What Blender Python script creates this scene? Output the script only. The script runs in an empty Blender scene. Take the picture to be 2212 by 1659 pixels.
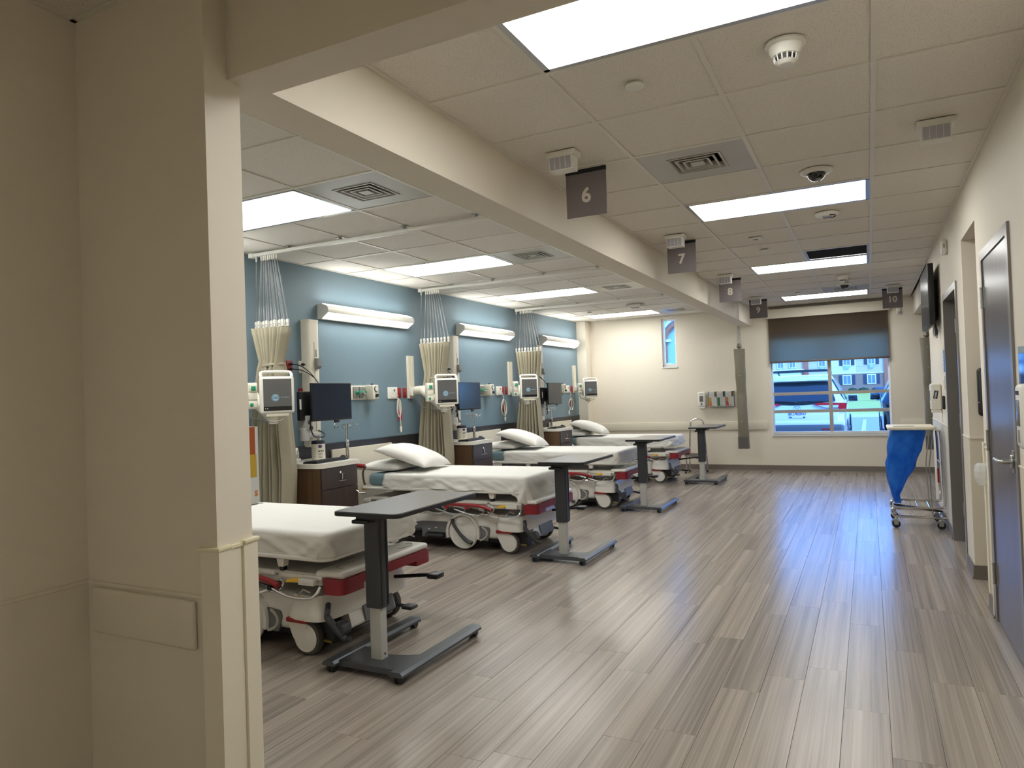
import bpy, bmesh, math, random
from mathutils import Vector, Matrix, noise, Euler

# ------------------------------------------------------------------ camera, world, sun, exposure
SC = bpy.context.scene
COL = SC.collection
F_PX, YAW, PITCH, ROLL = 1526.4, 0.466996, 0.015926, -0.035378
EYE = 1.425                                   # camera height above the floor
def camera():
    cy, sy = math.cos(YAW), math.sin(YAW)
    f0, r0, u0 = Vector((-sy, cy, 0)), Vector((cy, sy, 0)), Vector((0, 0, 1))
    fw = math.cos(PITCH)*f0 + math.sin(PITCH)*u0
    up = -math.sin(PITCH)*f0 + math.cos(PITCH)*u0
    r = math.cos(ROLL)*r0 + math.sin(ROLL)*up
    u = -math.sin(ROLL)*r0 + math.cos(ROLL)*up
    cam = bpy.data.cameras.new('camera'); ob = bpy.data.objects.new('camera', cam); COL.objects.link(ob)
    m = Matrix.Identity(4)
    for i in range(3):
        m[i][0], m[i][1], m[i][2] = r[i], u[i], -fw[i]
    m[2][3] = EYE
    ob.matrix_world = m
    cam.sensor_width = 36; cam.lens = F_PX/2212*36; cam.clip_start = .05; cam.clip_end = 500
    SC.camera = ob
camera()
vs = SC.view_settings
vs.view_transform = 'Standard'; vs.look = 'None'; vs.gamma = 1; vs.use_curve_mapping = False
vs.exposure = 0.75
SC.cycles.max_bounces = 7; SC.cycles.diffuse_bounces = 5; SC.cycles.glossy_bounces = 3; SC.cycles.adaptive_threshold = .025
SC.cycles.transparent_max_bounces = 12; SC.cycles.sample_clamp_indirect = 6
SC.cycles.caustics_reflective = False; SC.cycles.caustics_refractive = False

PANEL_E = 9.0        # ceiling panel radiance
SCONCE_UP, SCONCE_DN = 13.0, 9.0
SKY_E = 16.0
ENTRY_FILL_E = 7.5  # radiance of the added fill panel behind the camera
w = bpy.data.worlds.new('sky'); SC.world = w; w.use_nodes = True
nt = w.node_tree; bg = nt.nodes['Background']
sk = nt.nodes.new('ShaderNodeTexSky'); sk.sky_type = 'HOSEK_WILKIE'
sk.sun_direction = Vector((.62, -.42, .62)).normalized(); sk.turbidity = 2.4; sk.ground_albedo = .3
tint = nt.nodes.new('ShaderNodeMix'); tint.data_type = 'RGBA'; tint.blend_type = 'MULTIPLY'; tint.inputs[0].default_value = 1
tint.inputs[7].default_value = (.50, .84, 1.42, 1)
nt.links.new(sk.outputs['Color'], tint.inputs[6]); nt.links.new(tint.outputs[2], bg.inputs['Color']); bg.inputs['Strength'].default_value = SKY_E
sun = bpy.data.lights.new('sun', 'SUN'); sun.energy = 1.8; sun.angle = .01; sun.color = (.62, .84, 1.0)
so = bpy.data.objects.new('sun', sun); COL.objects.link(so)
so.rotation_euler = Vector((.62, -.42, .62)).to_track_quat('Z', 'Y').to_euler()

# ------------------------------------------------------------------ helpers
def lin(c):
    c = c/255
    return c/12.92 if c <= .04045 else ((c+.055)/1.055)**2.4
def S(r, g, b): return (lin(r), lin(g), lin(b), 1)

MATS = {}
def mat(name, col, rough=.5, metal=0, var=.05, scale=12, bump=0, spec=.5, trans=0, coat=0, bscale=None):
    if name in MATS: return MATS[name]
    m = bpy.data.materials.new(name); m.use_nodes = True; n = m.node_tree.nodes; l = m.node_tree.links
    b = n['Principled BSDF']
    tc = n.new('ShaderNodeTexCoord'); nz = n.new('ShaderNodeTexNoise'); nz.inputs['Scale'].default_value = scale
    nz.inputs['Detail'].default_value = 4
    l.new(tc.outputs['Object'], nz.inputs['Vector'])
    mx = n.new('ShaderNodeMix'); mx.data_type = 'RGBA'
    mx.inputs[6].default_value = tuple(max(0, c*(1-var)) for c in col[:3])+(1,)
    mx.inputs[7].default_value = tuple(min(1, c*(1+var)) for c in col[:3])+(1,)
    l.new(nz.outputs['Fac'], mx.inputs[0]); l.new(mx.outputs[2], b.inputs['Base Color'])
    b.inputs['Roughness'].default_value = rough; b.inputs['Metallic'].default_value = metal
    b.inputs['Specular IOR Level'].default_value = spec
    b.inputs['Coat Weight'].default_value = coat
    if trans: b.inputs['Transmission Weight'].default_value = trans
    if bump:
        bn = n.new('ShaderNodeBump'); bn.inputs['Strength'].default_value = bump; bn.inputs['Distance'].default_value = .004
        nb = n.new('ShaderNodeTexNoise'); nb.inputs['Scale'].default_value = bscale or scale*6; nb.inputs['Detail'].default_value = 3
        l.new(tc.outputs['Object'], nb.inputs['Vector']); l.new(nb.outputs['Fac'], bn.inputs['Height'])
        l.new(bn.outputs['Normal'], b.inputs['Normal'])
    MATS[name] = m
    return m
def emit(name, col, strength):
    m = bpy.data.materials.new(name); m.use_nodes = True; n = m.node_tree.nodes; l = m.node_tree.links
    n.remove(n['Principled BSDF']); e = n.new('ShaderNodeEmission'); e.inputs['Strength'].default_value = strength
    tc = n.new('ShaderNodeTexCoord'); v = n.new('ShaderNodeTexVoronoi'); v.inputs['Scale'].default_value = 90
    l.new(tc.outputs['Object'], v.inputs['Vector'])
    mx = n.new('ShaderNodeMix'); mx.data_type = 'RGBA'
    mx.inputs[6].default_value = col; mx.inputs[7].default_value = tuple(c*.93 for c in col[:3])+(1,)
    l.new(v.outputs['Distance'], mx.inputs[0]); l.new(mx.outputs[2], e.inputs['Color'])
    l.new(e.outputs[0], n['Material Output'].inputs['Surface'])
    MATS[name] = m
    return m
def thin_glass(name, tint, gloss=.06, rough=.02):
    m = bpy.data.materials.new(name); m.use_nodes = True; n = m.node_tree.nodes; l = m.node_tree.links
    n.remove(n['Principled BSDF'])
    t = n.new('ShaderNodeBsdfTransparent'); t.inputs[0].default_value = tint
    g = n.new('ShaderNodeBsdfGlossy'); g.inputs['Roughness'].default_value = rough
    lw = n.new('ShaderNodeLayerWeight'); lw.inputs['Blend'].default_value = gloss
    mx = n.new('ShaderNodeMixShader'); l.new(lw.outputs['Fresnel'], mx.inputs[0])
    l.new(t.outputs[0], mx.inputs[1]); l.new(g.outputs[0], mx.inputs[2])
    l.new(mx.outputs[0], n['Material Output'].inputs['Surface'])
    MATS[name] = m
    return m

class MB:
    """collects shapes; build() links them as one mesh object"""
    def __init__(s): s.v = []; s.f = []; s.mi = []; s.cur = 0
    def add(s, vs, fs, M=None):
        o = len(s.v)
        s.v += [tuple(M @ Vector(p)) if M else tuple(p) for p in vs]
        s.f += [tuple(i+o for i in f) for f in fs]; s.mi += [s.cur]*len(fs)
        return s
    def box(s, x0, x1, y0, y1, z0, z1, M=None):
        v = [(x, y, z) for z in (z0, z1) for y in (y0, y1) for x in (x0, x1)]
        return s.add(v, [(0,2,3,1),(4,5,7,6),(0,1,5,4),(2,6,7,3),(0,4,6,2),(1,3,7,5)], M)
    def rbox(s, x0, x1, y0, y1, z0, z1, r=.01, seg=2, M=None, axes='xyz'):
        bm = bmesh.new(); bmesh.ops.create_cube(bm, size=1)
        for v in bm.verts:
            v.co = Vector(((x0+x1)/2+v.co.x*(x1-x0), (y0+y1)/2+v.co.y*(y1-y0), (z0+z1)/2+v.co.z*(z1-z0)))
        ed = []
        for e in bm.edges:
            d = (e.verts[0].co-e.verts[1].co); a = 'xyz'[max(range(3), key=lambda i: abs(d[i]))]
            if a in axes: ed.append(e)
        r = min(r, .49*min(abs(x1-x0), abs(y1-y0), abs(z1-z0))) if axes == 'xyz' else r
        bmesh.ops.bevel(bm, geom=ed, offset=r, segments=seg, affect='EDGES', profile=.5, clamp_overlap=True)
        return s.bm(bm, M)
    def bm(s, bm, M=None):
        bm.verts.index_update()
        s.add([v.co.copy() for v in bm.verts], [[v.index for v in f.verts] for f in bm.faces], M); bm.free(); return s
    def prism(s, poly, a0, a1, axis='z', M=None):
        """poly 2D extruded along axis: 'z' -> (x,y), 'y' -> (x,z), 'x' -> (y,z)"""
        n = len(poly)
        area = sum(poly[i][0]*poly[(i+1) % n][1]-poly[(i+1) % n][0]*poly[i][1] for i in range(n))
        if area < 0: poly = poly[::-1]
        def P(p, a): return (p[0], p[1], a) if axis == 'z' else ((p[0], a, p[1]) if axis == 'y' else (a, p[0], p[1]))
        v = [P(p, a0) for p in poly]+[P(p, a1) for p in poly]
        f = [tuple(range(n))[::-1], tuple(range(n, 2*n))]+[(i, (i+1) % n, n+(i+1) % n, n+i) for i in range(n)]
        if axis == 'y': f = [q[::-1] for q in f]
        return s.add(v, f, M)
    def tube(s, pts, r, n=8, closed=False, M=None):
        pts = [Vector(p) for p in pts]; k = len(pts); rs = r if isinstance(r, (list, tuple)) else [r]*k
        v = []; f = []; prev = None
        for i, p in enumerate(pts):
            a = pts[(i-1) % k] if (closed or i) else p; b = pts[(i+1) % k] if (closed or i < k-1) else p
            t = (b-a).normalized() if (b-a).length > 1e-9 else Vector((0, 0, 1))
            if prev is None:
                ref = Vector((0, 0, 1)) if abs(t.z) < .9 else Vector((1, 0, 0))
                nrm = (ref-t*ref.dot(t)).normalized()
            else:
                nrm = prev-t*prev.dot(t)
                nrm = nrm.normalized() if nrm.length > 1e-6 else Vector((1, 0, 0))
            prev = nrm; bi = t.cross(nrm)
            for j in range(n):
                an = 2*math.pi*j/n; v.append(p+rs[i]*(math.cos(an)*nrm+math.sin(an)*bi))
        for i in range(k if closed else k-1):
            for j in range(n):
                a, b = i*n, ((i+1) % k)*n
                f.append((a+j, a+(j+1) % n, b+(j+1) % n, b+j))
        if not closed: f += [tuple(range(n))[::-1], tuple(range((k-1)*n, k*n))]
        return s.add(v, f, M)
    def lathe(s, prof, n=20, c=(0, 0, 0), axis='z', M=None):
        """prof = [(r, h)] revolved; r=0 ends are closed"""
        v = []; f = []
        def P(r, h, a):
            x, y = r*math.cos(a), r*math.sin(a)
            q = (x, y, h) if axis == 'z' else ((x, h, y) if axis == 'y' else (h, x, y))
            return (q[0]+c[0], q[1]+c[1], q[2]+c[2])
        for r, h in prof:
            for j in range(n): v.append(P(max(r, 1e-5), h, 2*math.pi*j/n))
        for i in range(len(prof)-1):
            for j in range(n): f.append((i*n+j, i*n+(j+1) % n, (i+1)*n+(j+1) % n, (i+1)*n+j))
        f += [tuple(range(n))[::-1], tuple(range((len(prof)-1)*n, len(prof)*n))]
        if axis == 'y': f = [q[::-1] for q in f]
        return s.add(v, f, M)
    def cyl(s, c, r, h, axis='z', n=20, M=None, bev=.0):
        p = [(r, 0), (r, h)] if not bev else [(r-bev, 0), (r, bev), (r, h-bev), (r-bev, h)]
        return s.lathe(p, n, c, axis, M)
    def grid(s, nx, ny, fn, M=None, close_u=False):
        v = [fn(i/(nx-1 if not close_u else nx), j/(ny-1)) for j in range(ny) for i in range(nx)]
        f = []
        for j in range(ny-1):
            for i in range(nx if close_u else nx-1):
                a, b = j*nx+i, j*nx+(i+1) % nx
                f.append((a, b, b+nx, a+nx))
        return s.add(v, f, M)
    def build(s, name, m, parent=None, smooth=True, angle=35, fix=True):
        me = bpy.data.meshes.new(name); me.from_pydata(s.v, [], s.f); me.update()
        if fix:
            b = bmesh.new(); b.from_mesh(me); bmesh.ops.recalc_face_normals(b, faces=b.faces); b.to_mesh(me); b.free()
        for x in (m if isinstance(m, (list, tuple)) else [m]): me.materials.append(x)
        if any(s.mi): me.polygons.foreach_set('material_index', s.mi)
        if smooth:
            me.polygons.foreach_set('use_smooth', [True]*len(me.polygons))
            me.set_sharp_from_angle(angle=math.radians(angle))
        o = bpy.data.objects.new(name, me); COL.objects.link(o)
        if parent: o.parent = parent
        return o

def tag(o, label=None, cat=None, group=None, kind=None):
    if label: o['label'] = label
    if cat: o['category'] = cat
    if group: o['group'] = group
    if kind: o['kind'] = kind
    return o
def thing(name, label, cat, loc=(0, 0, 0), rz=0, group=None):
    o = bpy.data.objects.new(name, None); o.empty_display_size = .05; COL.objects.link(o)
    o.location = loc; o.rotation_euler = (0, 0, rz)
    return tag(o, label, cat, group)
def copy_tree(o, loc=None, rz=None, label=None, group=None, parent=None):
    c = o.copy(); COL.objects.link(c)
    if parent: c.parent = parent
    if loc is not None: c.location = loc
    if rz is not None: c.rotation_euler = (0, 0, rz)
    if label: c['label'] = label
    if group: c['group'] = group
    for ch in o.children: copy_tree(ch, parent=c)
    return c
def struct(name, mb, m, label, cat, smooth=False):
    o = mb.build(name, m, smooth=smooth)
    return tag(o, label, cat, None, 'structure')
def text(body, size, m, parent, M, name='lettering', depth=.0006, bold=0, align='CENTER', spacing=1):
    c = bpy.data.curves.new(name, 'FONT'); c.body = body; c.size = size; c.extrude = depth; c.offset = bold
    c.align_x = align; c.align_y = 'CENTER'; c.space_character = spacing; c.resolution_u = 4
    t = bpy.data.objects.new('tmp', c); COL.objects.link(t)
    me = bpy.data.meshes.new_from_object(t.evaluated_get(bpy.context.evaluated_depsgraph_get()))
    bpy.data.objects.remove(t); bpy.data.curves.remove(c)
    me.transform(M); me.name = name; me.materials.clear(); me.materials.append(m)
    o = bpy.data.objects.new(name, me); COL.objects.link(o); o.parent = parent
    return o
def T(x, y, z): return Matrix.Translation((x, y, z))
def RX(a): return Matrix.Rotation(math.radians(a), 4, 'X')
def RY(a): return Matrix.Rotation(math.radians(a), 4, 'Y')
def RZ(a): return Matrix.Rotation(math.radians(a), 4, 'Z')
# text facing -Y / +X: letters laid in the XY plane turned upright
FACE_NY = RX(90)
FACE_PX = RZ(90) @ RX(90)
FACE_NX = RZ(-90) @ RX(90)
def smooth_path(pts, n=6):
    """Catmull-Rom through pts"""
    P = [Vector(p) for p in pts]; P = [2*P[0]-P[1]]+P+[2*P[-1]-P[-2]]; out = []
    for i in range(1, len(P)-2):
        for k in range(n):
            t = k/n; a, b, c, d = P[i-1], P[i], P[i+1], P[i+2]
            out.append(.5*((2*b)+(-a+c)*t+(2*a-5*b+4*c-d)*t*t+(-a+3*b-3*c+d)*t**3))
    out.append(P[-2]); return out
def round_poly(pts, r, n=4):
    """2D polygon with every corner rounded by r"""
    out = []; k = len(pts)
    for i in range(k):
        p = Vector(pts[i]); a = (Vector(pts[i-1])-p); b = (Vector(pts[(i+1) % k])-p)
        rr = min(r[i] if isinstance(r, (list, tuple)) else r, a.length*.49, b.length*.49)
        p0, p1 = p+a.normalized()*rr, p+b.normalized()*rr
        for j in range(n+1):
            t = j/n; out.append(tuple((1-t)**2*p0+2*t*(1-t)*p+t*t*p1))
    return out
def arc(cx, cy, r, a0, a1, n=10, ry=None):
    return [(cx+r*math.cos(math.radians(a0+(a1-a0)*i/n)), cy+(ry or r)*math.sin(math.radians(a0+(a1-a0)*i/n))) for i in range(n+1)]
random.seed(7)

# ------------------------------------------------------------------ materials of the room
WALL = mat('wall_paint', S(222, 214, 199), .6, var=.015, bump=.08, bscale=180)
WALLP = mat('wall_panel', S(216, 209, 192), .45, var=.015, bump=.05, bscale=220)
BLUE = mat('blue_paint', S(112, 134, 146), .5, var=.02, bump=.06, bscale=160)
CREAM = mat('cream_panel', S(226, 219, 200), .45, var=.02)
BASEV = mat('vinyl_base', S(112, 105, 97), .5, var=.04)
FRAMEM = mat('painted_steel', S(132, 128, 124), .32, .35, var=.04)
WHITE = mat('white_plastic', S(226, 224, 216), .35, var=.02)
TEE = mat('ceiling_grid', S(222, 218, 208), .4, var=.02)
CHROME = mat('chrome', S(215, 215, 215), .12, 1, var=.02)
STEEL = mat('brushed_steel', S(180, 180, 178), .3, 1, var=.04)
BLACK = mat('black_plastic', S(24, 24, 26), .4, var=.1)
DARK = mat('charcoal_plastic', S(58, 60, 64), .45, var=.06)
GREYP = mat('grey_plastic', S(128, 128, 126), .4, var=.05)
RUBBER = mat('grey_rubber', S(78, 76, 71), .7, var=.05)
RED = mat('red_plastic', S(146, 32, 36), .35, var=.06)
MAROON = mat('maroon_bumper', S(134, 28, 40), .4, var=.05)
YELLOW = mat('yellow_plastic', S(236, 188, 40), .4, var=.05)
GREEN = mat('green_plastic', S(24, 140, 100), .4, var=.05)
LETTER = mat('sign_letter', S(214, 206, 194), .5, var=.02)
TILE = None
def tile_mat():
    m = mat('ceiling_tile', S(228, 223, 214), .85, var=.02, bump=.35, bscale=160)
    n = m.node_tree.nodes; l = m.node_tree.links; b = n['Principled BSDF']
    src = b.inputs['Base Color'].links[0].from_socket
    tc = n.new('ShaderNodeTexCoord'); v = n.new('ShaderNodeTexNoise'); v.inputs['Scale'].default_value = 210; v.inputs['Detail'].default_value = 1
    r = n.new('ShaderNodeValToRGB'); r.color_ramp.elements[0].position = .60; r.color_ramp.elements[1].position = .68
    r.color_ramp.elements[0].color = (1, 1, 1, 1); r.color_ramp.elements[1].color = (.62, .6, .58, 1)
    mx = n.new('ShaderNodeMix'); mx.data_type = 'RGBA'; mx.blend_type = 'MULTIPLY'; mx.inputs[0].default_value = 1
    l.new(tc.outputs['Object'], v.inputs['Vector']); l.new(v.outputs['Fac'], r.inputs[0])
    l.new(src, mx.inputs[6]); l.new(r.outputs[0], mx.inputs[7]); l.new(mx.outputs[2], b.inputs['Base Color'])
    return m
TILE = tile_mat()
def wood(name, dark, light, rough, gx=38, gy=.9, axis=(0, 1, 2), perobj=True, spec=.5, fine=190, tone=.35):
    """grain runs along the local Y axis after 'axis' swizzle scaling"""
    m = bpy.data.materials.new(name); m.use_nodes = True; n = m.node_tree.nodes; l = m.node_tree.links; b = n['Principled BSDF']
    tc = n.new('ShaderNodeTexCoord'); mp = n.new('ShaderNodeMapping'); oi = n.new('ShaderNodeObjectInfo')
    sc = [gx, gx, gx]; sc[axis[1]] = gy
    mp.inputs['Scale'].default_value = sc
    l.new(tc.outputs['Object'], mp.inputs['Vector'])
    def nz(scale, det, mul):
        q = n.new('ShaderNodeTexNoise'); q.noise_dimensions = '4D'; q.inputs['Scale'].default_value = scale; q.inputs['Detail'].default_value = det
        l.new(mp.outputs[0], q.inputs['Vector'])
        mm = n.new('ShaderNodeMath'); mm.operation = 'MULTIPLY'; mm.inputs[1].default_value = mul
        l.new(oi.outputs['Random'], mm.inputs[0]); l.new(mm.outputs[0], q.inputs['W']); return q
    a = nz(.55, 3, 40); c = nz(3.6, 3, 90)
    ad = n.new('ShaderNodeMath'); ad.operation = 'MULTIPLY_ADD'; ad.inputs[1].default_value = .75
    l.new(c.outputs['Fac'], ad.inputs[0]); l.new(a.outputs['Fac'], ad.inputs[2])
    ad2 = n.new('ShaderNodeMath'); ad2.operation = 'MULTIPLY_ADD'; ad2.inputs[1].default_value = tone if perobj else 0
    l.new(oi.outputs['Random'], ad2.inputs[0]); l.new(ad.outputs[0], ad2.inputs[2])
    r = n.new('ShaderNodeValToRGB'); r.color_ramp.elements[0].position = .68; r.color_ramp.elements[1].position = 1.0 if not perobj else 1.15
    r.color_ramp.elements[0].color = dark; r.color_ramp.elements[1].color = light
    sb = n.new('ShaderNodeMapRange'); sb.inputs['From Min'].default_value = .54; sb.inputs['From Max'].default_value = 1.26
    r.color_ramp.elements[0].position = 0; r.color_ramp.elements[1].position = 1
    l.new(ad2.outputs[0], sb.inputs['Value']); l.new(sb.outputs[0], r.inputs[0]); l.new(r.outputs[0], b.inputs['Base Color'])
    b.inputs['Roughness'].default_value = rough; b.inputs['Specular IOR Level'].default_value = spec
    bn = n.new('ShaderNodeBump'); bn.inputs['Strength'].default_value = .05; bn.inputs['Distance'].default_value = .002
    l.new(c.outputs['Fac'], bn.inputs['Height']); l.new(bn.outputs['Normal'], b.inputs['Normal'])
    MATS[name] = m
    return m
PLANK = wood('floor_plank', S(96, 86, 79), S(176, 165, 153), .26, 26, .26, tone=.13)
DOORW = wood('door_veneer', S(70, 64, 64), S(98, 90, 88), .28, 26, .8, (0, 2, 1), False)
CABW = wood('walnut_laminate', S(66, 48, 35), S(120, 92, 68), .35, 22, .9, (0, 2, 1), False)
CABF = wood('dark_laminate_front', S(46, 37, 33), S(74, 60, 54), .35, 26, .9, (0, 2, 1), False)
BAND = wood('dark_wall_laminate', S(38, 36, 40), S(62, 58, 60), .4, 26, .9, (0, 1, 2), False)

H = 2.747                     # ceiling plane
XB, XR, YB = -4.82, .63, 12.55   # blue headwall, right wall, back wall
ZBEAM = 2.454

# ------------------------------------------------------------------ floor: a screed with single planks on it
fl = struct('floor', MB().box(-4.95, 3.7, -3.1, 12.7, -.12, -.004), mat('floor_screed', S(58, 52, 48), .8), 'grey-brown wood-look plank floor of the whole ward', 'floor')
PW, PL = .178, 1.219
cols = []
x = .026-PW*29
known = {-.332: 3.861, -.154: 4.65, .026: 4.26, .204: 3.88, -.688: 3.455, -.51: 4.9, -.866: 4.15}
planks = []
while x < 3.6:
    st = None
    for k, vv in known.items():
        if abs(k-x) < .03: st = vv
    if st is None: st = random.uniform(0, PL)
    y = st-PL*math.ceil((st+3.0)/PL)
    while y < YB:
        x0, x1, y0, y1 = max(x, XB), min(x+PW, 3.6), max(y, -3.0), min(y+PL, YB)
        if x1-x0 > .02 and y1-y0 > .02: planks.append((x0, x1, y0, y1))
        y += PL
    x += PW
def seen(p):
    xm, ym = (p[0]+p[1])/2, (p[2]+p[3])/2
    return p[3] > 2.15 and xm < .66 and (xm > -4.3 or ym > 4) and xm > -1.62-.62*ym
vis = sorted([p for p in planks if seen(p)], key=lambda p: p[2])[:299]
vset = set(vis); rest = MB(); g = .0006
PM = {}
for p in planks:
    if p in vset:
        key = (round(p[1]-p[0], 3), round(p[3]-p[2], 3))
        if key not in PM:
            a, b = (p[1]-p[0])/2-g, (p[3]-p[2])/2-g
            o = MB().rbox(-a, a, -b, b, -.004, 0, .0006, 1).build('plank', PLANK, fl, smooth=False); PM[key] = o.data
        else:
            o = bpy.data.objects.new('plank', PM[key]); COL.objects.link(o); o.parent = fl
        o.location = ((p[0]+p[1])/2, (p[2]+p[3])/2, 0)
    else:
        rest.box(p[0]+g, p[1]-g, p[2]+g, p[3]-g, -.004, 0)
tag(rest.build('plank_field', PLANK, fl, smooth=False), kind='stuff')

# ------------------------------------------------------------------ walls
bw = struct('wall_left', MB().box(XB-.12, XB, 1.483, YB+.15, 0, H+.1), BLUE, 'blue painted headwall behind the beds', 'wall')
MB().box(XB, XB+.006, 1.66, 12.29, .1, 1.01).build('laminate_band', BAND, bw, smooth=False)
MB().box(XB, XB+.012, 1.66, 12.29, 1.004, 1.014).build('band_trim', mat('band_trim', S(70, 78, 84), .4), bw, smooth=False)
for i, y in enumerate((3.0, 5.474, 8.1, 10.84)):
    MB().rbox(XB+.006, XB+.03, y, y+.99, .28, .945, .004, 1).build('head_panel', CREAM, bw)
MB().box(XB, XB+.012, 1.66, 12.29, 0, .1).build('base_strip', BASEV, bw, smooth=False)
struct('trim_1', MB().box(XB, -4.64, 12.29, YB, 0, H), WALL, 'cream corner pillar where blue headwall meets window wall', 'pillar')

# back wall with a big window and a slit window
WX0, WX1, WZ0, WZ1 = -1.462, .312, .607, 2.245
NX0, NX1, NZ0, NZ1 = -3.285, -3.028, 1.832, 2.698
bk = MB(); t0, t1 = YB, YB+.16
bk.box(XB, NX0, t0, t1, 0, H+.1).box(NX0, NX1, t0, t1, 0, NZ0).box(NX0, NX1, t0, t1, NZ1, H+.1)
bk.box(NX1, WX0, t0, t1, 0, H+.1).box(WX0, WX1, t0, t1, 0, WZ0).box(WX0, WX1, t0, t1, WZ1, H+.1).box(WX1, 3.7, t0, t1, 0, H+.1)
wb = struct('wall_back', bk, WALL, 'cream end wall holding the big window and the slit window', 'wall')
MB().rbox(-4.56, -1.54, YB-.022, YB, .697, .842, .006, 2).build('bumper_rail', WALLP, wb)
MB().rbox(.42, 3.5, YB-.022, YB, .697, .842, .006, 2).build('bumper_rail', WALLP, wb)
struct('baseboard_back', MB().prism([(YB, 0), (YB-.02, 0), (YB-.012, .02), (YB-.01, .1), (YB, .1)], -4.64, 3.6, 'x'), BASEV, 'grey vinyl base along the end wall', 'baseboard')

GLASS = thin_glass('window_glass', (.93, .97, 1, 1))
ALU = mat('anodised_frame', S(172, 166, 158), .4, .2, var=.03)
VINYL = mat('window_vinyl', S(226, 228, 226), .35, var=.02)
def window(name, x0, x1, z0, z1, vx, hz, label, fr=.03):
    m = MB(); ya, yb = YB+.06, YB+.12
    m.box(x0, x0+fr, ya, yb, z0+fr+.02, z1-fr).box(x1-fr, x1, ya, yb, z0+fr+.02, z1-fr).box(x0, x1, ya, yb, z0, z0+fr+.02).box(x0, x1, ya, yb, z1-fr, z1)
    o = struct(name, m, VINYL, label, 'window')
    MB().box(x0-.012, x1+.012, YB-.02, YB+.06, z0-.02, z0).build('window_sill', VINYL, o, smooth=False)
    xs = [x0+fr]+[q for v in vx for q in (v-.027, v+.027)]+[x1-fr]
    zs = [z0+fr+.02]+[q for v in hz for q in (v-.025, v+.025)]+[z1-fr]
    for v in vx: MB().box(v-.027, v+.027, ya, yb+.02, z0+fr+.02, z1-fr).build('mullion', ALU, o, smooth=False)
    for v in hz:
        for k in range(0, len(xs), 2): MB().box(xs[k], xs[k+1], ya, yb, v-.025, v+.025).build('glazing_bar', ALU, o, smooth=False)
    for a in range(0, len(xs), 2):
        for b in range(0, len(zs), 2):
            MB().box(xs[a], xs[a+1], ya+.03, ya+.036, zs[b], zs[b+1]).build('pane', GLASS, o, smooth=False)
    return o
window('window_1', WX0, WX1, WZ0, WZ1, [-.56], [1.284, .99], 'large window with grey bars looking out on parked cars')
window('window_2', NX0, NX1, NZ0, NZ1, [], [], 'narrow upright slit window high in the cream end wall', .035)
struct('trim_2', MB().box(WX0-.004, WX0+.004, YB-.004, YB+.06, WZ0, WZ1).box(WX1-.004, WX1+.004, YB-.004, YB+.06, WZ0, WZ1), VINYL, 'white side reveals lining the big window opening', 'trim')

# right wall (ends where the far bay opens), with two doors and an alcove
D1, AL, D2, YE = (4.10, 5.02), (5.26, 5.98), (6.36, 7.40), 9.2
r = MB(); xa, xb = XR, XR+.15
for y0, y1, zz in ((-3, D1[0], 0), (D1[0], D1[1], 2.17), (D1[1], AL[0], 0), (AL[0], AL[1], 2.42), (AL[1], D2[0], 0), (D2[0], D2[1], 2.175), (D2[1], YE, 0)):
    r.box(xa, xb, y0, y1, zz, H+.1)
wr = struct('wall_right', r, WALL, 'cream side wall carrying the two steel-framed doors', 'wall')
for y0, y1 in ((-3, D1[0]-.01), (D1[1]+.01, AL[0]), (AL[1], D2[0]-.01), (D2[1]+.01, YE)):
    MB().box(XR-.004, XR, y0, y1, .1, 1.0).build('wall_covering', WALLP, wr, smooth=False)
    MB().rbox(XR-.009, XR, y0, y1, .998, 1.008, .002, 1).build('cap_strip', WALLP, wr)
bb = MB()
for y0, y1 in ((-3, D1[0]-.01), (D1[1]+.01, AL[0]), (AL[1], D2[0]-.01), (D2[1]+.01, YE)):
    bb.prism([(XR-.005, 0), (XR-.022, 0), (XR-.014, .02), (XR-.012, .1), (XR-.005, .1)], y0, y1, 'y')
struct('baseboard_right', bb, BASEV, 'grey vinyl base under the wall with the doors', 'baseboard')
al = MB().box(.78, 1.9, AL[1], AL[1]+.1, 0, H).box(.78, 1.9, AL[0]-.1, AL[0], 0, H).box(1.9, 2.0, AL[0]-.1, AL[1]+.1, 0, H).box(.78, 1.9, AL[0], AL[1], 2.42, H)
alc = struct('wall_alcove', al, WALL, 'cream lining of the doorless opening between the two doors', 'wall')
MB().box(XR, 1.9, AL[1]-.004, AL[1], .1, 1.0).build('wall_covering', WALLP, alc, smooth=False)
MB().box(XR, 1.9, AL[1]-.009, AL[1], .998, 1.008).build('cap_strip', WALLP, alc, smooth=False)
MB().box(XR-.01, 1.9, AL[1]-.014, AL[1]-.004, 0, .1).build('base_strip', BASEV, alc, smooth=False)
MB().box(XR-.012, XR+.05, AL[0]-.055, AL[0]+.003, .0, 1.02).box(XR-.012, XR+.05, AL[0]-.06, AL[0]+.006, 1.02, 1.03).build('corner_guard', CREAM, alc, smooth=False)

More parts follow.
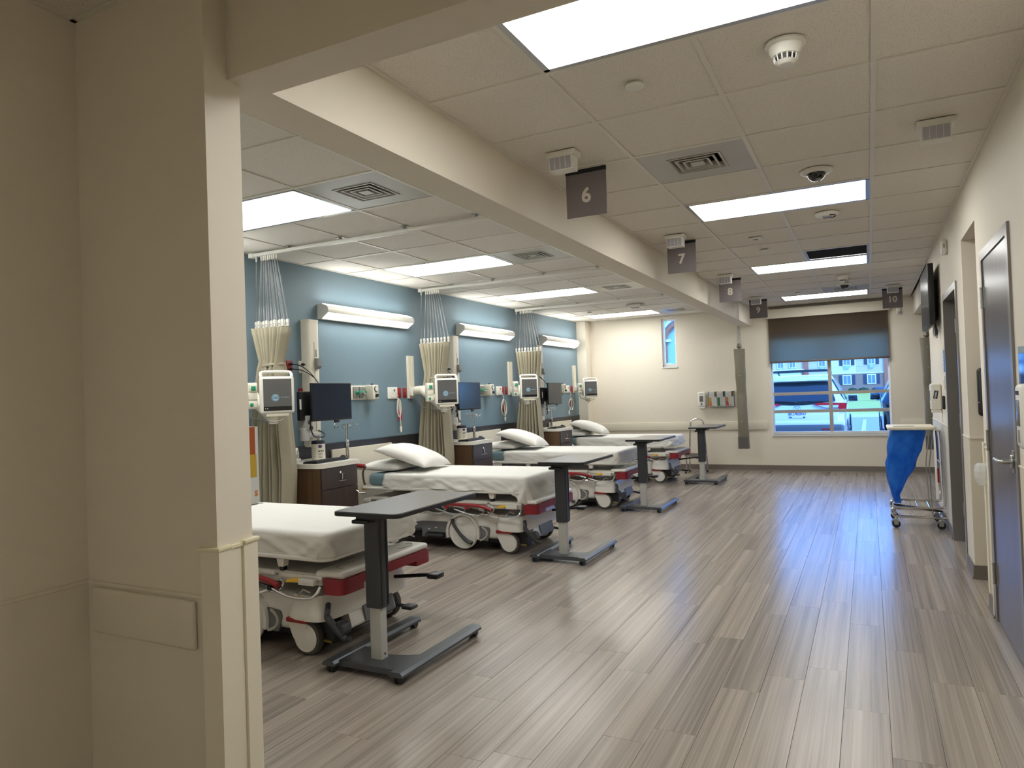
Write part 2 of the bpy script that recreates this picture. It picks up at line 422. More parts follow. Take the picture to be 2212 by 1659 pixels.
def door(name, y0, y1, ztop, label, leaf_x, handle, label_cat='door'):
    fr = MB(); wv = .05
    for a, b in ((y0-.006, y0+wv), (y1-wv, y1+.006)):
        fr.box(XR-.012, XR+.16, a, b, 0, ztop-wv)
    fr.box(XR-.012, XR+.16, y0-.006, y1+.006, ztop-wv, ztop+.006)
    fr.box(leaf_x+.046, leaf_x+.06, y0+wv, y0+wv+.02, 0, ztop-wv-.02).box(leaf_x+.046, leaf_x+.06, y1-wv-.02, y1-wv, 0, ztop-wv-.02)
    fr.box(leaf_x+.046, leaf_x+.06, y0+wv, y1-wv, ztop-wv-.02, ztop-wv)
    o = struct(name, fr, FRAMEM, label, 'door')
    lf = MB().box(leaf_x, leaf_x+.045, y0+wv+.003, y1-wv-.003, .012, ztop-wv-.003).build('leaf', DOORW, o, smooth=False)
    for z in (.28, 1.06, 1.9):
        hg = MB().cyl((leaf_x-.012, y1-wv+.004, z-.06), .008, .12, 'z', 10)
        for q in (-.06, -.02, .02, .058): hg.cyl((leaf_x-.012, y1-wv+.004, z+q), .0095, .004, 'z', 10)
        hg.box(leaf_x-.004, leaf_x, y1-wv-.04, y1-wv+.03, z-.06, z+.06)
        hg.build('hinge', STEEL, o)
    hy = y0+wv+.07
    hd = MB().cyl((leaf_x-.016, hy, 1.01), .034, .016, 'x', 24, bev=.003).cyl((leaf_x-.05, hy, 1.01), .013, .04, 'x', 14)
    hd.tube([(leaf_x-.045, hy, 1.01), (leaf_x-.062, hy+.004, 1.01), (leaf_x-.066, hy+.02, 1.01), (leaf_x-.064, hy+.13, 1.01)], .0105, 12)
    hd.box(leaf_x-.006, leaf_x, hy-.03, hy+.03, .955, 1.065)
    hd.build('lever_handle', STEEL, o)
    return o
door('door_1', D1[0], D1[1], 2.17, 'closed dark veneer door with lever handle beside the alcove', XR-.004, True)
door('door_2', D2[0], D2[1], 2.175, 'recessed dark door in a steel frame beyond the alcove', XR+.09, True)
cg = MB().rbox(XR-.016, XR-.004, D1[1]+.012, D1[1]+.05, .0, 1.0, .004, 2)
struct('trim_3', cg, CREAM, 'cream edge guard strip standing at the hinge side of the closed door', 'edge guard', True)

# far opening to the tenth bay on the same side
struct('wall_far_bay', MB().box(3.6, 3.7, YE-.15, YB, 0, H+.1).box(XR+.15, 3.7, YE-.15, YE, 0, H+.1), WALL, 'cream walls of the side bay beyond the television', 'wall')
struct('trim_4', MB().rbox(.66, .85, YE, YB, ZBEAM, H+.02, .012, 2), WALL, 'cream boxed beam over the side bay beyond the television', 'beam', True)

# foreground: entry wall, return wall with a rounded end, header, long beam
XS, YS = -2.37, 1.483
le = struct('wall_entry', MB().box(XS-.12, XS, -3, YS, 0, H+.1).box(XS, XR+.15, -3.12, -3, 0, H+.1), WALL, 'shaded cream wall meeting the return wall in an inside corner', 'wall')
MB().box(XS, XS+.003, -3, YS, .1, .845).build('wall_covering', WALLP, le, smooth=False)
MB().rbox(XS, XS+.007, -3, YS, .843, .856, .002, 1).build('cap_strip', WALLP, le)
st = struct('wall_return', MB().prism([(XB, YS), (-1.749, YS), (-1.785, 1.65), (XB, 1.65)], 0, H+.1), WALL, 'shaded cream return wall with a padded bumper and corner guard', 'wall')
MB().box(XS, -1.81, YS-.003, YS, .1, .845).build('wall_covering', WALLP, st, smooth=False)
MB().rbox(XS, -1.81, YS-.007, YS, .843, .856, .002, 1).build('cap_strip', WALLP, st)
MB().rbox(-2.325, -1.838, YS-.022, YS-.001, .690, .838, .014, 3).build('bumper_block', WALLP, st)
G_ = T(-1.749, YS, 0) @ RZ(12.2)            # the end face runs slightly askew
gd = MB()
gd.box(-.055, .001, -.006, .002, 0, .99, G_).box(.001, .009, -.006, .060, 0, .99, G_)
gd.box(.001, .005, .060, .108, 0, .99, G_)
gd.box(.001, .014, .108, .178, 0, .99, G_).box(-.055, .0008, .172, .178, 0, .99, G_)
gd.build('corner_guard', CREAM, st, smooth=False)
MB().rbox(-.065, .014, -.012, .055, .99, 1.002, .004, 2, G_).rbox(-.012, .010, .052, .112, .985, .998, .002, 1, G_).rbox(-.065, .020, .108, .184, .99, 1.002, .004, 2, G_).build('guard_cap', mat('cream_cap', S(226, 217, 186), .4), st)
struct('trim_5', MB().box(-1.925, XR, 1.59, 1.737, ZBEAM, H+.02), WALL, 'cream header beam crossing over the ward entrance', 'beam', True)
struct('trim_6', MB().box(-1.925, -1.73, 1.737, YB, ZBEAM, H+.02), WALL, 'long cream beam running from the return wall to the window wall', 'beam', True)

# ------------------------------------------------------------------ ceilings: tiles laid in a grid of tees
MX = [-1.73, -1.149, -.5394, .0702, XR]
MY = [1.737]+[2.679+.6096*n for n in range(-1, 17)]+[YB]
BX = [XB, -4.38, -3.75, -3.12, -2.49, -1.925]
BP = .626
BY = [1.652]+[2.662+BP*n for n in range(-1, 16)]+[YB]
BY = [y for y in BY if y == 1.652 or y == YB or (1.8 < y < 12.5)]
ce = struct('ceiling', MB().box(-4.95, 3.7, -3.1, 12.7, H+.09, H+.14), mat('plenum', S(90, 88, 84), .9), 'tiled drop ceiling over the ward', 'ceiling')
main_l = {(1, -1), (2, -1), (1, 4), (2, 4), (1, 9), (2, 9), (1, 14), (2, 14)}
holes = set()
TC = {}
def tile(x0, x1, y0, y1):
    a, b = round((x1-x0)/2-.002, 4), round((y1-y0)/2-.002, 4)
    if a < .02 or b < .02: return
    if (a, b) not in TC: TC[a, b] = MB().box(-a, a, -b, b, 0, .015).build('ceiling_tile', TILE, ce, smooth=False); o = TC[a, b]
    else:
        o = bpy.data.objects.new('ceiling_tile', TC[a, b].data); COL.objects.link(o); o.parent = ce
    o.location = ((x0+x1)/2, (y0+y1)/2, H+.006)
def cell(xs, ys, skip):
    for i in range(len(xs)-1):
        for j in range(len(ys)-1):
            if (i, j) not in skip: tile(xs[i], xs[i+1], ys[j], ys[j+1])
def tees(xs, ys, lights=()):
    for i, x_ in enumerate(xs[1:-1], 1):
        runs = []; a = None
        for j in range(len(ys)-1):
            if (i, j) in lights and (i-1, j) in lights:
                if a is not None: runs.append((a, ys[j])); a = None
            elif a is None: a = ys[j]
        if a is not None: runs.append((a, ys[-1]))
        for a, b in runs: MB().box(x_-.012, x_+.012, a, b, H, H+.005).build('grid_bar', TEE, ce, smooth=False)
    for y_ in ys[1:-1]:
        MB().box(xs[0], xs[-1], y_-.012, y_+.012, H-.0005, H+.0055).build('grid_bar', TEE, ce, smooth=False)
    e = MB(); w_ = .02
    e.box(xs[0], xs[0]+w_, ys[0], ys[-1], H-.001, H+.005).box(xs[-1]-w_, xs[-1], ys[0], ys[-1], H-.001, H+.005).box(xs[0], xs[-1], ys[0], ys[0]+w_, H-.001, H+.005).box(xs[0], xs[-1], ys[-1]-w_, ys[-1], H-.001, H+.005)
    e.build('wall_angle', TEE, ce, smooth=False)
jm = lambda n: n+2                                   # row n -> cell index in MY
LIGHT_ROWS = [-1, 4, 9, 14]
DIFF_MAIN = [(1, jm(2)), (2, jm(13))]
GRILLE = (2, jm(8))
skip = {(i, jm(n)) for n in LIGHT_ROWS for i in (1, 2)} | set(DIFF_MAIN) | {GRILLE}
cell(MX, MY, skip); tees(MX, MY, {(i, jm(n)) for n in LIGHT_ROWS for i in (1, 2)})
jb = lambda n: n+2
BL_ROWS = [1, 5, 9, 14]
BAY_DIFF = [(3, jb(n)) for n in BL_ROWS]
skip = {(i, jb(n)) for n in BL_ROWS for i in (1, 2)} | set(BAY_DIFF)
cell(BX, BY, skip); tees(BX, BY, {(i, jb(n)) for n in BL_ROWS for i in (1, 2)})
FX = [XS, -1.75, -1.15, -.54, .07, XR]; FY = [-3]+[-2.7+.6096*k for k in range(0, 7)]+[1.59]
FY = [y for y in FY if y < 1.2]+[1.483]
FLI = {(2, 1), (3, 1)}
cell(FX, FY, FLI); tees(FX, FY, FLI)
MB().box(-1.76, XR, 1.483, 1.59, H, H+.02).build('ceiling_tile', TILE, ce, smooth=False)
GX = [.85, 1.46, 2.07, 2.68, 3.6]; GY = [9.2, 9.99, 10.6, 11.21, 11.82, YB]
cell(GX, GY, set()); tees(GX, GY)

# ------------------------------------------------------------------ ceiling fixtures
WORDS = ('six', 'seven', 'eight', 'nine')
NUMW = {'6': 'six', '7': 'seven', '8': 'eight', '9': 'nine', '10': 'ten'}
PANEL = emit('light_diffuser', (1, 1, .955, 1), PANEL_E)
FILL_PANEL = emit('added_fill_diffuser', (1, 1, .93, 1), ENTRY_FILL_E)
def troffer(x0, x1, y0, y1, label, group, pm=None):
    cx, cy = (x0+x1)/2, (y0+y1)/2; a, b = (x1-x0)/2, (y1-y0)/2
    t = thing('ceiling_light', label, 'ceiling light', (cx, cy, H), 0, group)
    f = MB(); w_ = .026
    f.box(-a+.012, a-.012, -b+.012, -b+.012+w_, -.001, .008).box(-a+.012, a-.012, b-.012-w_, b-.012, -.001, .008)
    f.box(-a+.012, -a+.012+w_, -b+.02, b-.02, -.001, .008).box(a-.012-w_, a-.012, -b+.02, b-.02, -.001, .008)
    f.box(-a+.01, a-.01, -b+.01, b-.01, .02, .06)
    f.build('light_frame', STEEL, t, smooth=False)
    MB().box(-a+.036, a-.036, -b+.036, b-.036, .002, .006).build('diffuser', pm or PANEL, t, smooth=False)
    return t
for n, lb in zip(LIGHT_ROWS, ('over the ward entrance beside the smoke detector', 'just past the dome camera on the corridor ceiling', 'beside the dark return grille on the corridor ceiling', 'close to the window wall on the corridor ceiling')):
    troffer(MX[1], MX[3], 2.679+.6096*n, 2.679+.6096*(n+1), 'lit rectangular ceiling light '+lb, 'corridor ceiling lights')
for n, bay in zip(BL_ROWS, WORDS):
    troffer(BX[1], BX[3], 2.662+BP*n, 2.662+BP*(n+1), f'lit rectangular ceiling light above the bed of bay {bay}', 'bay ceiling lights')

troffer(FX[2], FX[4], FY[1], FY[2], 'added unseen fill panel over the entry in front of the header beam', 'added entry fill panels', FILL_PANEL)  # added out of view to brighten the foreground walls
GALV = mat('diffuser_plate', S(186, 184, 178), .38, .3, var=.1, scale=4)
def diffuser(x0, x1, y0, y1, label):
    cx, cy = (x0+x1)/2, (y0+y1)/2; a, b = (x1-x0)/2-.013, (y1-y0)/2-.013
    t = thing('air_diffuser', label, 'air diffuser', (cx, cy, H), 0, 'ceiling air diffusers')
    m = MB(); q = .152
    m.box(-a, a, -b, -q, .002, .006).box(-a, a, q, b, .002, .006).box(-a, -q, -q, q, .002, .006).box(q, a, -q, q, .002, .006)
    m.build('face_plate', GALV, t, smooth=False)
    MB().box(-q-.01, q+.01, -q-.01, q+.01, .085, .087).build('throat', BLACK, t, smooth=False)
    for ro, ri in ((.152, .136), (.114, .098), (.076, .060)):
        c = MB(); rim = .012
        c.box(-ro, ro, -ro, -ro+rim, -.002, .001).box(-ro, ro, ro-rim, ro, -.002, .001).box(-ro, -ro+rim, -ro+rim, ro-rim, -.002, .001).box(ro-rim, ro, -ro+rim, ro-rim, -.002, .001)
        for sgx, sgy in ((1, 0), (-1, 0), (0, 1), (0, -1)):
            q = ro-rim
            if sgx: v = [(sgx*q, -q, .001), (sgx*q, q, .001), (sgx*(q-.01), q-.01, .03), (sgx*(q-.01), -q+.01, .03)]
            else: v = [(-q, sgy*q, .001), (q, sgy*q, .001), (q-.01, sgy*(q-.01), .03), (-q+.01, sgy*(q-.01), .03)]
            v2 = [(p[0]*.97, p[1]*.97, p[2]+.001) for p in v]
            c.add(v+v2, [(0, 1, 2, 3), (7, 6, 5, 4), (0, 4, 5, 1), (3, 2, 6, 7), (0, 3, 7, 4), (1, 5, 6, 2)])
        c.build('cone', GALV, t, smooth=False)
    MB().prism([(-.038, -.038), (.038, -.038), (.038, .038), (-.038, .038)], -.002, .006).build('core', GALV, t, smooth=False)
    return t
diffuser(MX[1], MX[2], MY[jm(2)], MY[jm(2)+1], 'square air diffuser on the corridor ceiling beside hanging sign six')
diffuser(MX[2], MX[3], MY[jm(13)], MY[jm(13)+1], 'square air diffuser on the corridor ceiling near the window wall')
for n, bay in zip(BL_ROWS, WORDS):
    diffuser(BX[3], BX[4], 2.662+BP*n, 2.662+BP*(n+1), f'square air diffuser next to the ceiling light of bay {bay}')
g0 = thing('return_grille', 'dark return air grille in the corridor ceiling', 'air grille', ((MX[2]+MX[3])/2, (MY[jm(8)]+MY[jm(8)+1])/2, H))
MB().box(-.292, .292, -.292, -.27, .0, .006).box(-.292, .292, .27, .292, 0, .006).box(-.292, -.27, -.27, .27, 0, .006).box(.27, .292, -.27, .27, 0, .006).build('grille_frame', GALV, g0, smooth=False)
MB().box(-.29, .29, -.29, .29, .05, .052).build('grille_back', BLACK, g0, smooth=False)
for k in range(14):
    y = -.25+k*.0385
    MB().box(-.27, .27, y-.001, y+.001, .004, .03).build('slat', DARK, g0, smooth=False)

def smoke(x, y, s, label):
    t = thing('smoke_detector', label, 'smoke detector', (x, y, H), 0)
    MB().lathe([(.075*s, 0), (.075*s, -.008*s), (.066*s, -.014*s)], 28).build('base_plate', WHITE, t)
    MB().lathe([(.062*s, -.012*s), (.060*s, -.03*s), (.050*s, -.05*s), (.044*s, -.052*s)], 28).lathe([(.040*s, -.070*s), (.030*s, -.080*s), (.022*s, -.084*s), (.0, -.084*s)], 28).build('housing', WHITE, t)
    MB().lathe([(.040*s, -.05*s), (.036*s, -.07*s)], 20).build('chamber', BLACK, t)
    for k in range(14):
        a = 2*math.pi*k/14
        MB().tube([(.045*s*math.cos(a), .045*s*math.sin(a), -.05*s), (.040*s*math.cos(a), .040*s*math.sin(a), -.071*s)], .003*s, 5).build('vent_rib', WHITE, t)
    return t
smoke(-.237, 2.92, 1.0, 'white smoke detector close to the ward entrance light')
smoke(-.233, 9.56, 1.0, 'white smoke detector near the far corridor light')
DOME = mat('smoked_dome', S(10, 10, 12), .06, var=.05, coat=.5)
def dome(x, y, label, drop=0):
    t = thing('dome_camera', label, 'camera', (x, y, H), 0)
    if drop: MB().lathe([(.05, 0), (.05, -.03), (.03, -.045), (.03, -drop)], 20).build('mount', WHITE, t)
    MB().lathe([(.093, 0), (.093, -.01), (.082, -.017), (.06, -.02), (.055, -.02)], 32, (0, 0, -drop)).build('trim_ring', WHITE, t)
    MB().lathe([(.054, -.016)]+[(.054*math.cos(math.radians(a)), -.018-.05*math.sin(math.radians(a))) for a in range(0, 91, 9)], 28, (0, 0, -drop)).build('dome', DOME, t)
    MB().lathe([(.02, -.03), (.02, -.062), (.012, -.0695)], 14, (.01, -.012, -drop)).build('lens', mat('lens_grey', S(150, 150, 150), .3), t)
    return t
dome(-.238, 4.75, 'black dome camera in a white ring before the second corridor light')
dome(-.226, 9.95, 'small black dome camera on a stem below the far ceiling', .05)
def cap(x, y, label):
    t = thing('sprinkler_cap', label, 'sprinkler', (x, y, H), 0)
    MB().lathe([(.035, 0), (.035, -.004), (.03, -.005)], 24).build('escutcheon', WHITE, t)
    MB().lathe([(.041, -.009), (.041, -.012), (.036, -.014), (0, -.014)], 28).build('cover_plate', WHITE, t)
cap(-.851, 2.963, 'round white sprinkler cover beside the entrance light')
cap(-.849, 7.2, 'round white sprinkler cover in the corridor before the third light')
cap(-.852, 10.83, 'round white sprinkler cover near the window end of the corridor')
cap(-4.065, 10.99, 'round white sprinkler cover above the bed of bay nine')
t = thing('ceiling_sensor', 'flat round ceiling sensor behind the second corridor light', 'sensor', (-.237, 5.98, H))
MB().lathe([(.088, 0), (.088, -.01), (.07, -.024), (.0, -.028)], 30).build('housing', WHITE, t)
MB().rbox(-.03, .03, -.03, .03, -.036, -.02, .006).build('lens', GREYP, t)
MB().tube([(.062*math.cos(a/10), .062*math.sin(a/10), -.027) for a in range(-12, 13)], .004, 6).build('slot', BLACK, t)
t = thing('ceiling_indicator', 'small flat rectangular indicator on the corridor ceiling', 'indicator', (-.846, 6.584, H))
MB().rbox(-.055, .055, -.04, .04, -.014, 0, .005).build('housing', WHITE, t)
MB().rbox(-.022, .022, -.012, .012, -.02, -.013, .003).build('lens', GREYP, t)
t = thing('access_point', 'low white box unit on the ceiling of bay nine', 'access point', (-3.139, 10.5, H))
MB().rbox(-.12, .12, -.12, .12, -.05, 0, .02, 3).build('housing', WHITE, t)
MB().rbox(-.07, .07, -.07, .07, -.056, -.048, .01).build('underside', GREYP, t)

LENS = mat('call_lens', S(168, 168, 176), .3, var=.03)
def call_light(x, y, label):
    t = thing('call_light', label, 'call light', (x, y, H), 0, 'nurse call lights on the ceiling')
    MB().rbox(-.085, .085, -.05, .05, -.03, 0, .004).build('base_plate', WHITE, t)
    MB().prism([(-.05, -.025), (.045, -.025), (.035, -.105), (-.04, -.105)], -.068, .068, 'x').build('housing', WHITE, t, smooth=False)
    MB().add([(-.06, -.0545, -.036), (.06, -.0545, -.036), (.06, -.046, -.099), (-.06, -.046, -.099), (-.06, -.03, -.036), (.06, -.03, -.036), (.06, -.03, -.099), (-.06, -.03, -.099)],
             [(0, 1, 2, 3), (4, 7, 6, 5), (0, 4, 5, 1), (3, 2, 6, 7), (0, 3, 7, 4), (1, 5, 6, 2)]).build('lens', LENS, t, smooth=False)
    for k in (-.03, 0, .03):
        MB().box(k-.001, k+.001, -.0552, -.04, -.098, -.037).build('divider', WHITE, t, smooth=False)
for x, y, lb in ((-1.45, 3.6, 'six'), (-1.43, 6.05, 'seven'), (-1.45, 8.52, 'eight'), (-1.44, 10.98, 'nine'), (.345, 10.98, 'ten')):
    call_light(x, y, f'white call light box on the ceiling beside sign {lb}')
call_light(.355, 4.2, 'white call light box on the ceiling above the closed veneer door')

SIGN = mat('sign_face', S(118, 111, 112), .5, var=.03)
SIGNB = mat('sign_rail', S(28, 30, 36), .35, .3)
for num, x0, x1, y in (('6', -1.562, -1.313, 3.91), ('7', -1.567, -1.315, 6.3), ('8', -1.58, -1.322, 8.83), ('9', -1.577, -1.318, 11.26), ('10', .221, .472, 11.28)):
    t = thing('hanging_sign', f'grey hanging sign with the number {NUMW[num]}', 'sign', ((x0+x1)/2, y, H), 0, 'bay number signs')
    a = (x1-x0)/2
    MB().box(-a, a, -.004, .004, -.285, -.028).build('board', SIGN, t, smooth=False)
    MB().box(-a-.001, a+.001, -.008, .008, -.03, -.006).build('top_rail', SIGNB, t, smooth=False)
    for q in (-a+.02, a-.02): MB().cyl((q, 0, -.008), .003, .008, 'z', 8).build('hook', STEEL, t)
    text(num, .118, LETTER, t, T(0, -.0045, -.165) @ FACE_NY, 'number', .0012, .0035)

# curtain tracks with ceiling clips
def track(y, label):
    t = thing('curtain_track', label, 'curtain track', (0, y, H), 0, 'curtain tracks between bays')
    MB().rbox(-4.74, -1.93, -.02, .02, -.05, -.022, .004).build('rail', WHITE, t)
    MB().box(-4.75, -4.70, -.024, .024, -.055, -.018).build('end_stop', WHITE, t, smooth=False)
    for x_ in (-4.3, -3.75, -3.12, -2.49):
        MB().box(x_-.03, x_+.03, -.012, .012, -.008, -.002).box(x_-.005, x_+.005, -.02, .02, -.024, -.004).build('clip', STEEL, t, smooth=False)
for y, lb in ((4.46, 'between bays six and seven'), (7.04, 'between bays seven and eight'), (9.63, 'between bays eight and nine')):
    track(y, 'white ceiling curtain track '+lb)

# ------------------------------------------------------------------ headwall equipment, bay by bay
BAYS = (('six', -2.62), ('seven', 0.0), ('eight', 2.62), ('nine', 5.27))
XW = XB+.006
LIGHTUP = emit('sconce_lens_up', (1, .99, .94, 1), SCONCE_UP)
LIGHTDN = emit('sconce_lens_down', (1, .99, .94, 1), SCONCE_DN)
SCON = mat('sconce_body', S(222, 218, 208), .4, var=.02)
SCEND = mat('sconce_end', S(208, 206, 202), .45, var=.03)
def strip(m, pts, y0, y1):
    """extruded thin shell along y through (x,z) pts"""
    n = len(pts)
    v = [(p[0], y, p[1]) for y in (y0, y1) for p in pts]
    return m.add(v, [(i, i+1, n+i+1, n+i) for i in range(n-1)])
sc = None
for bay, off in BAYS:
    lb = f'long curved wall light glowing above the bed of bay {bay}'
    if sc: sc2 = copy_tree(sc, (XB, 5.354+off, 2.317), label=lb); continue
    sc = thing('wall_light', lb, 'wall light', (XB, 5.354+off, 2.317), 0, 'wall lights over the beds'); L = 1.47
    nose = [(.052, .074)]+arc(.085, .012, .052, 62, -25, 8)
    body = [(0, .075), (.03, .075)]
    # body shells: back plate, nose cover, bottom lip
    m = MB().box(0, .012, .012, L-.012, -.075, .075)
    nb = arc(.08, .010, .056, 44, -28, 9)
    sh = nb+[(p[0]-.006, p[1]-.002) for p in nb[::-1]]
    m.prism(sh, .012, L-.012, 'y').prism([(0, -.075), (.045, -.075), (.048, -.066), (0, -.062)], .012, L-.012, 'y')
    m.build('housing', SCON, sc)
    endp = [(0, -.075), (.046, -.075)]+arc(.08, .010, .058, -28, 52, 8)+[(.06, .073), (0, .075)]
    MB().prism(endp, 0, .012, 'y').build('end_cap', SCEND, sc, smooth=False)
    MB().prism(endp, L-.012, L, 'y').build('end_cap', SCEND, sc, smooth=False)
    ul = [(.058, .068), (.078, .066), (.095, .061), (.112, .049)]
    MB().grid(4, 2, lambda u, v: (ul[round(u*3)][0], .012+(L-.024)*v, ul[round(u*3)][1])).build('upper_lens', LIGHTUP, sc, fix=False)
    MB().box(.012, .056, .012, L-.012, .06, .080).build('top_lip', SCON, sc, smooth=False)
    MB().add([(.046, .012, -.066), (.046, L-.012, -.066), (.126, L-.012, -.020), (.126, .012, -.020)], [(0, 1, 2, 3)]).build('lower_lens', LIGHTDN, sc, smooth=False, fix=False)

IVORY = mat('ivory_plastic', S(222, 216, 200), .4, var=.02)
PINK = mat('pink_outlet', S(196, 52, 104), .4)
def outlet(y, z, colour, label, plugs=0, holes=2, w=.07, h=.115):
    t = thing('wall_outlet', label, 'outlet', (XB, y, z), 0)
    MB().rbox(0, .008, -w/2, w/2, -h/2, h/2, .003).build('cover_plate', colour, t)
    for k in range(holes):
        zz = (.024, -.024)[k] if holes > 1 else 0
        MB().rbox(.006, .011, -.016, .016, zz-.014, zz+.014, .004).build('socket', colour, t)
        if k < plugs: MB().lathe([(.012, 0), (.013, .02), (.008, .03), (.004, .045)], 12, (.01, 0, zz), 'x').build('plug', BLACK, t)
        else:
            for q in (-.006, .006): MB().box(.0105, .0116, q-.0012, q+.0012, zz-.003, zz+.006).build('slot', BLACK, t, smooth=False)
    return t
for bay, off in BAYS[1:]:
    o = off
    outlet(4.95+o, 1.765, RED, f'red outlet with two black plugs high beside the monitor track in bay {bay}', 2)
    outlet(5.108+o, 1.765, WHITE, f'white data outlet beside the plugged red outlet in bay {bay}', 1, 2)
    if bay == 'seven': outlet(5.095+o, 1.505, RED, 'red outlet half hidden beside the monitor track in bay seven', 0, 1)
    outlet(6.665+o*.985, 1.497, RED, f'red outlet next to the nurse call plate in bay {bay}', 0, 1)
    outlet(6.775+o*.985, 1.497, RED, f'red outlet with a grey plug next to the equipment rail in bay {bay}', 0, 1)
    outlet(6.672+o*.985, 1.242, PINK if bay == 'seven' else RED, f"{'pink' if bay == 'seven' else 'red'} outlet low behind the hanging call cord in bay {bay}", 0, 2, .07, .12)

# computer track columns, monitors on arms
SCRN = mat('dark_screen', S(34, 42, 55), .18, var=.08, spec=.6)
ARMG = mat('arm_grey', S(178, 178, 174), .4, var=.04)
tr = pc = None
for bay, off in BAYS[1:]:
    lt = f'tall white wall track behind the computer monitor of bay {bay}'
    if tr is None:
        tr = thing('wall_track', lt, 'wall track', (XB, 5.19+off, 0), 0, 'wall tracks for the computers')
        MB().prism(round_poly([(0, -.075), (.095, -.075), (.095, .075), (0, .075)], [.004, .03, .03, .004]), 1.0, 2.21).build('column', IVORY, tr)
        MB().box(.0955, .097, -.004, .004, 1.05, 2.0).build('channel', mat('track_groove', S(170, 165, 152), .5), tr, smooth=False)
        MB().prism(round_poly([(0, -.078), (.098, -.078), (.098, .078), (0, .078)], [.004, .03, .03, .004]), 2.2, 2.216).build('top_cap', IVORY, tr)
        MB().box(.094, .099, .02, .026, 1.86, 1.93).build('slot', DARK, tr, smooth=False)
        MB().prism([(.095, 1.845), (.13, 1.845), (.135, 1.77), (.115, 1.745), (.095, 1.745)], 0, .055, 'y').build('scanner_holder', GREYP, tr, smooth=False)
    else: copy_tree(tr, (XB, 5.19+off, 0), label=lt)
    lp = f'black flat computer monitor on a grey arm above the cabinet in bay {bay}'
    P = {'seven': (-4.42, 5.07, 1.425), 'eight': (-4.45, 7.64, 1.435), 'nine': (-4.45, 10.33, 1.43)}[bay]
    if pc is None:
        pc = thing('computer_monitor', lp, 'monitor', P, 0, 'computer monitors')
        MB().rbox(-.018, .004, -.27, .27, -.172, .172, .004).build('display_case', BLACK, pc)
        MB().box(.004, .0055, -.262, .262, -.155, .165).build('screen', SCRN, pc, smooth=False)
        MB().rbox(-.004, .012, .02, .085, -.195, -.163, .005).build('webcam', BLACK, pc)
        MB().rbox(-.07, -.018, -.09, .09, -.1, .1, .01).build('rear_mount', BLACK, pc)
        MB().rbox(-.11, -.07, -.34, -.13, -.16, .1, .01).build('thin_client', BLACK, pc)
        MB().box(-.069, -.066, -.345, -.325, -.06, .03).build('client_badge', WHITE, pc, smooth=False)
        a = MB()
        a.tube([(-.30, .12, -.31), (-.12, -.24, -.31)], .03, 8)
        a.cyl((-.10, -.26, -.345), .042, .12, 'z', 20, bev=.006)
        a.build('lower_arm', ARMG, pc)
        a = MB().prism(round_poly([(-.05, -.05), (.05, -.05), (.05, .03), (.0, .16), (-.05, .12)], .012), -.03, .03, 'y', M=T(-.1, -.25, -.2))
        a.tube([(-.1, -.22, -.15), (-.08, -.06, -.04)], .026, 8).build('spring_arm', ARMG, pc)
        MB().lathe([(.018, -.004), (.018, .004)], 14, (-.048, -.25, -.18), 'x').lathe([(.022, -.006), (.022, .006)], 14, (-.05, -.232, -.23), 'x').build('pivot_cap', DARK, pc)
        MB().tube(smooth_path([(-.07, -.2, -.1), (-.03, -.26, -.18), (-.05, -.2, -.3), (-.2, .1, -.33), (-.28, .19, -.3), (-.3, .14, -.27)]), .006, 6).build('cable', BLACK, pc)
        MB().tube(smooth_path([(-.38, -.12, .365), (-.30, -.06, .34), (-.22, .0, .25), (-.1, -.02, .12), (-.06, 0, .05)]), .005, 6).tube(smooth_path([(-.38, -.12, .317), (-.30, -.05, .30), (-.2, .01, .22), (-.1, 0, .1), (-.06, .02, .05)]), .005, 6).build('power_cable', BLACK, pc)
    else: copy_tree(pc, P, label=lp)

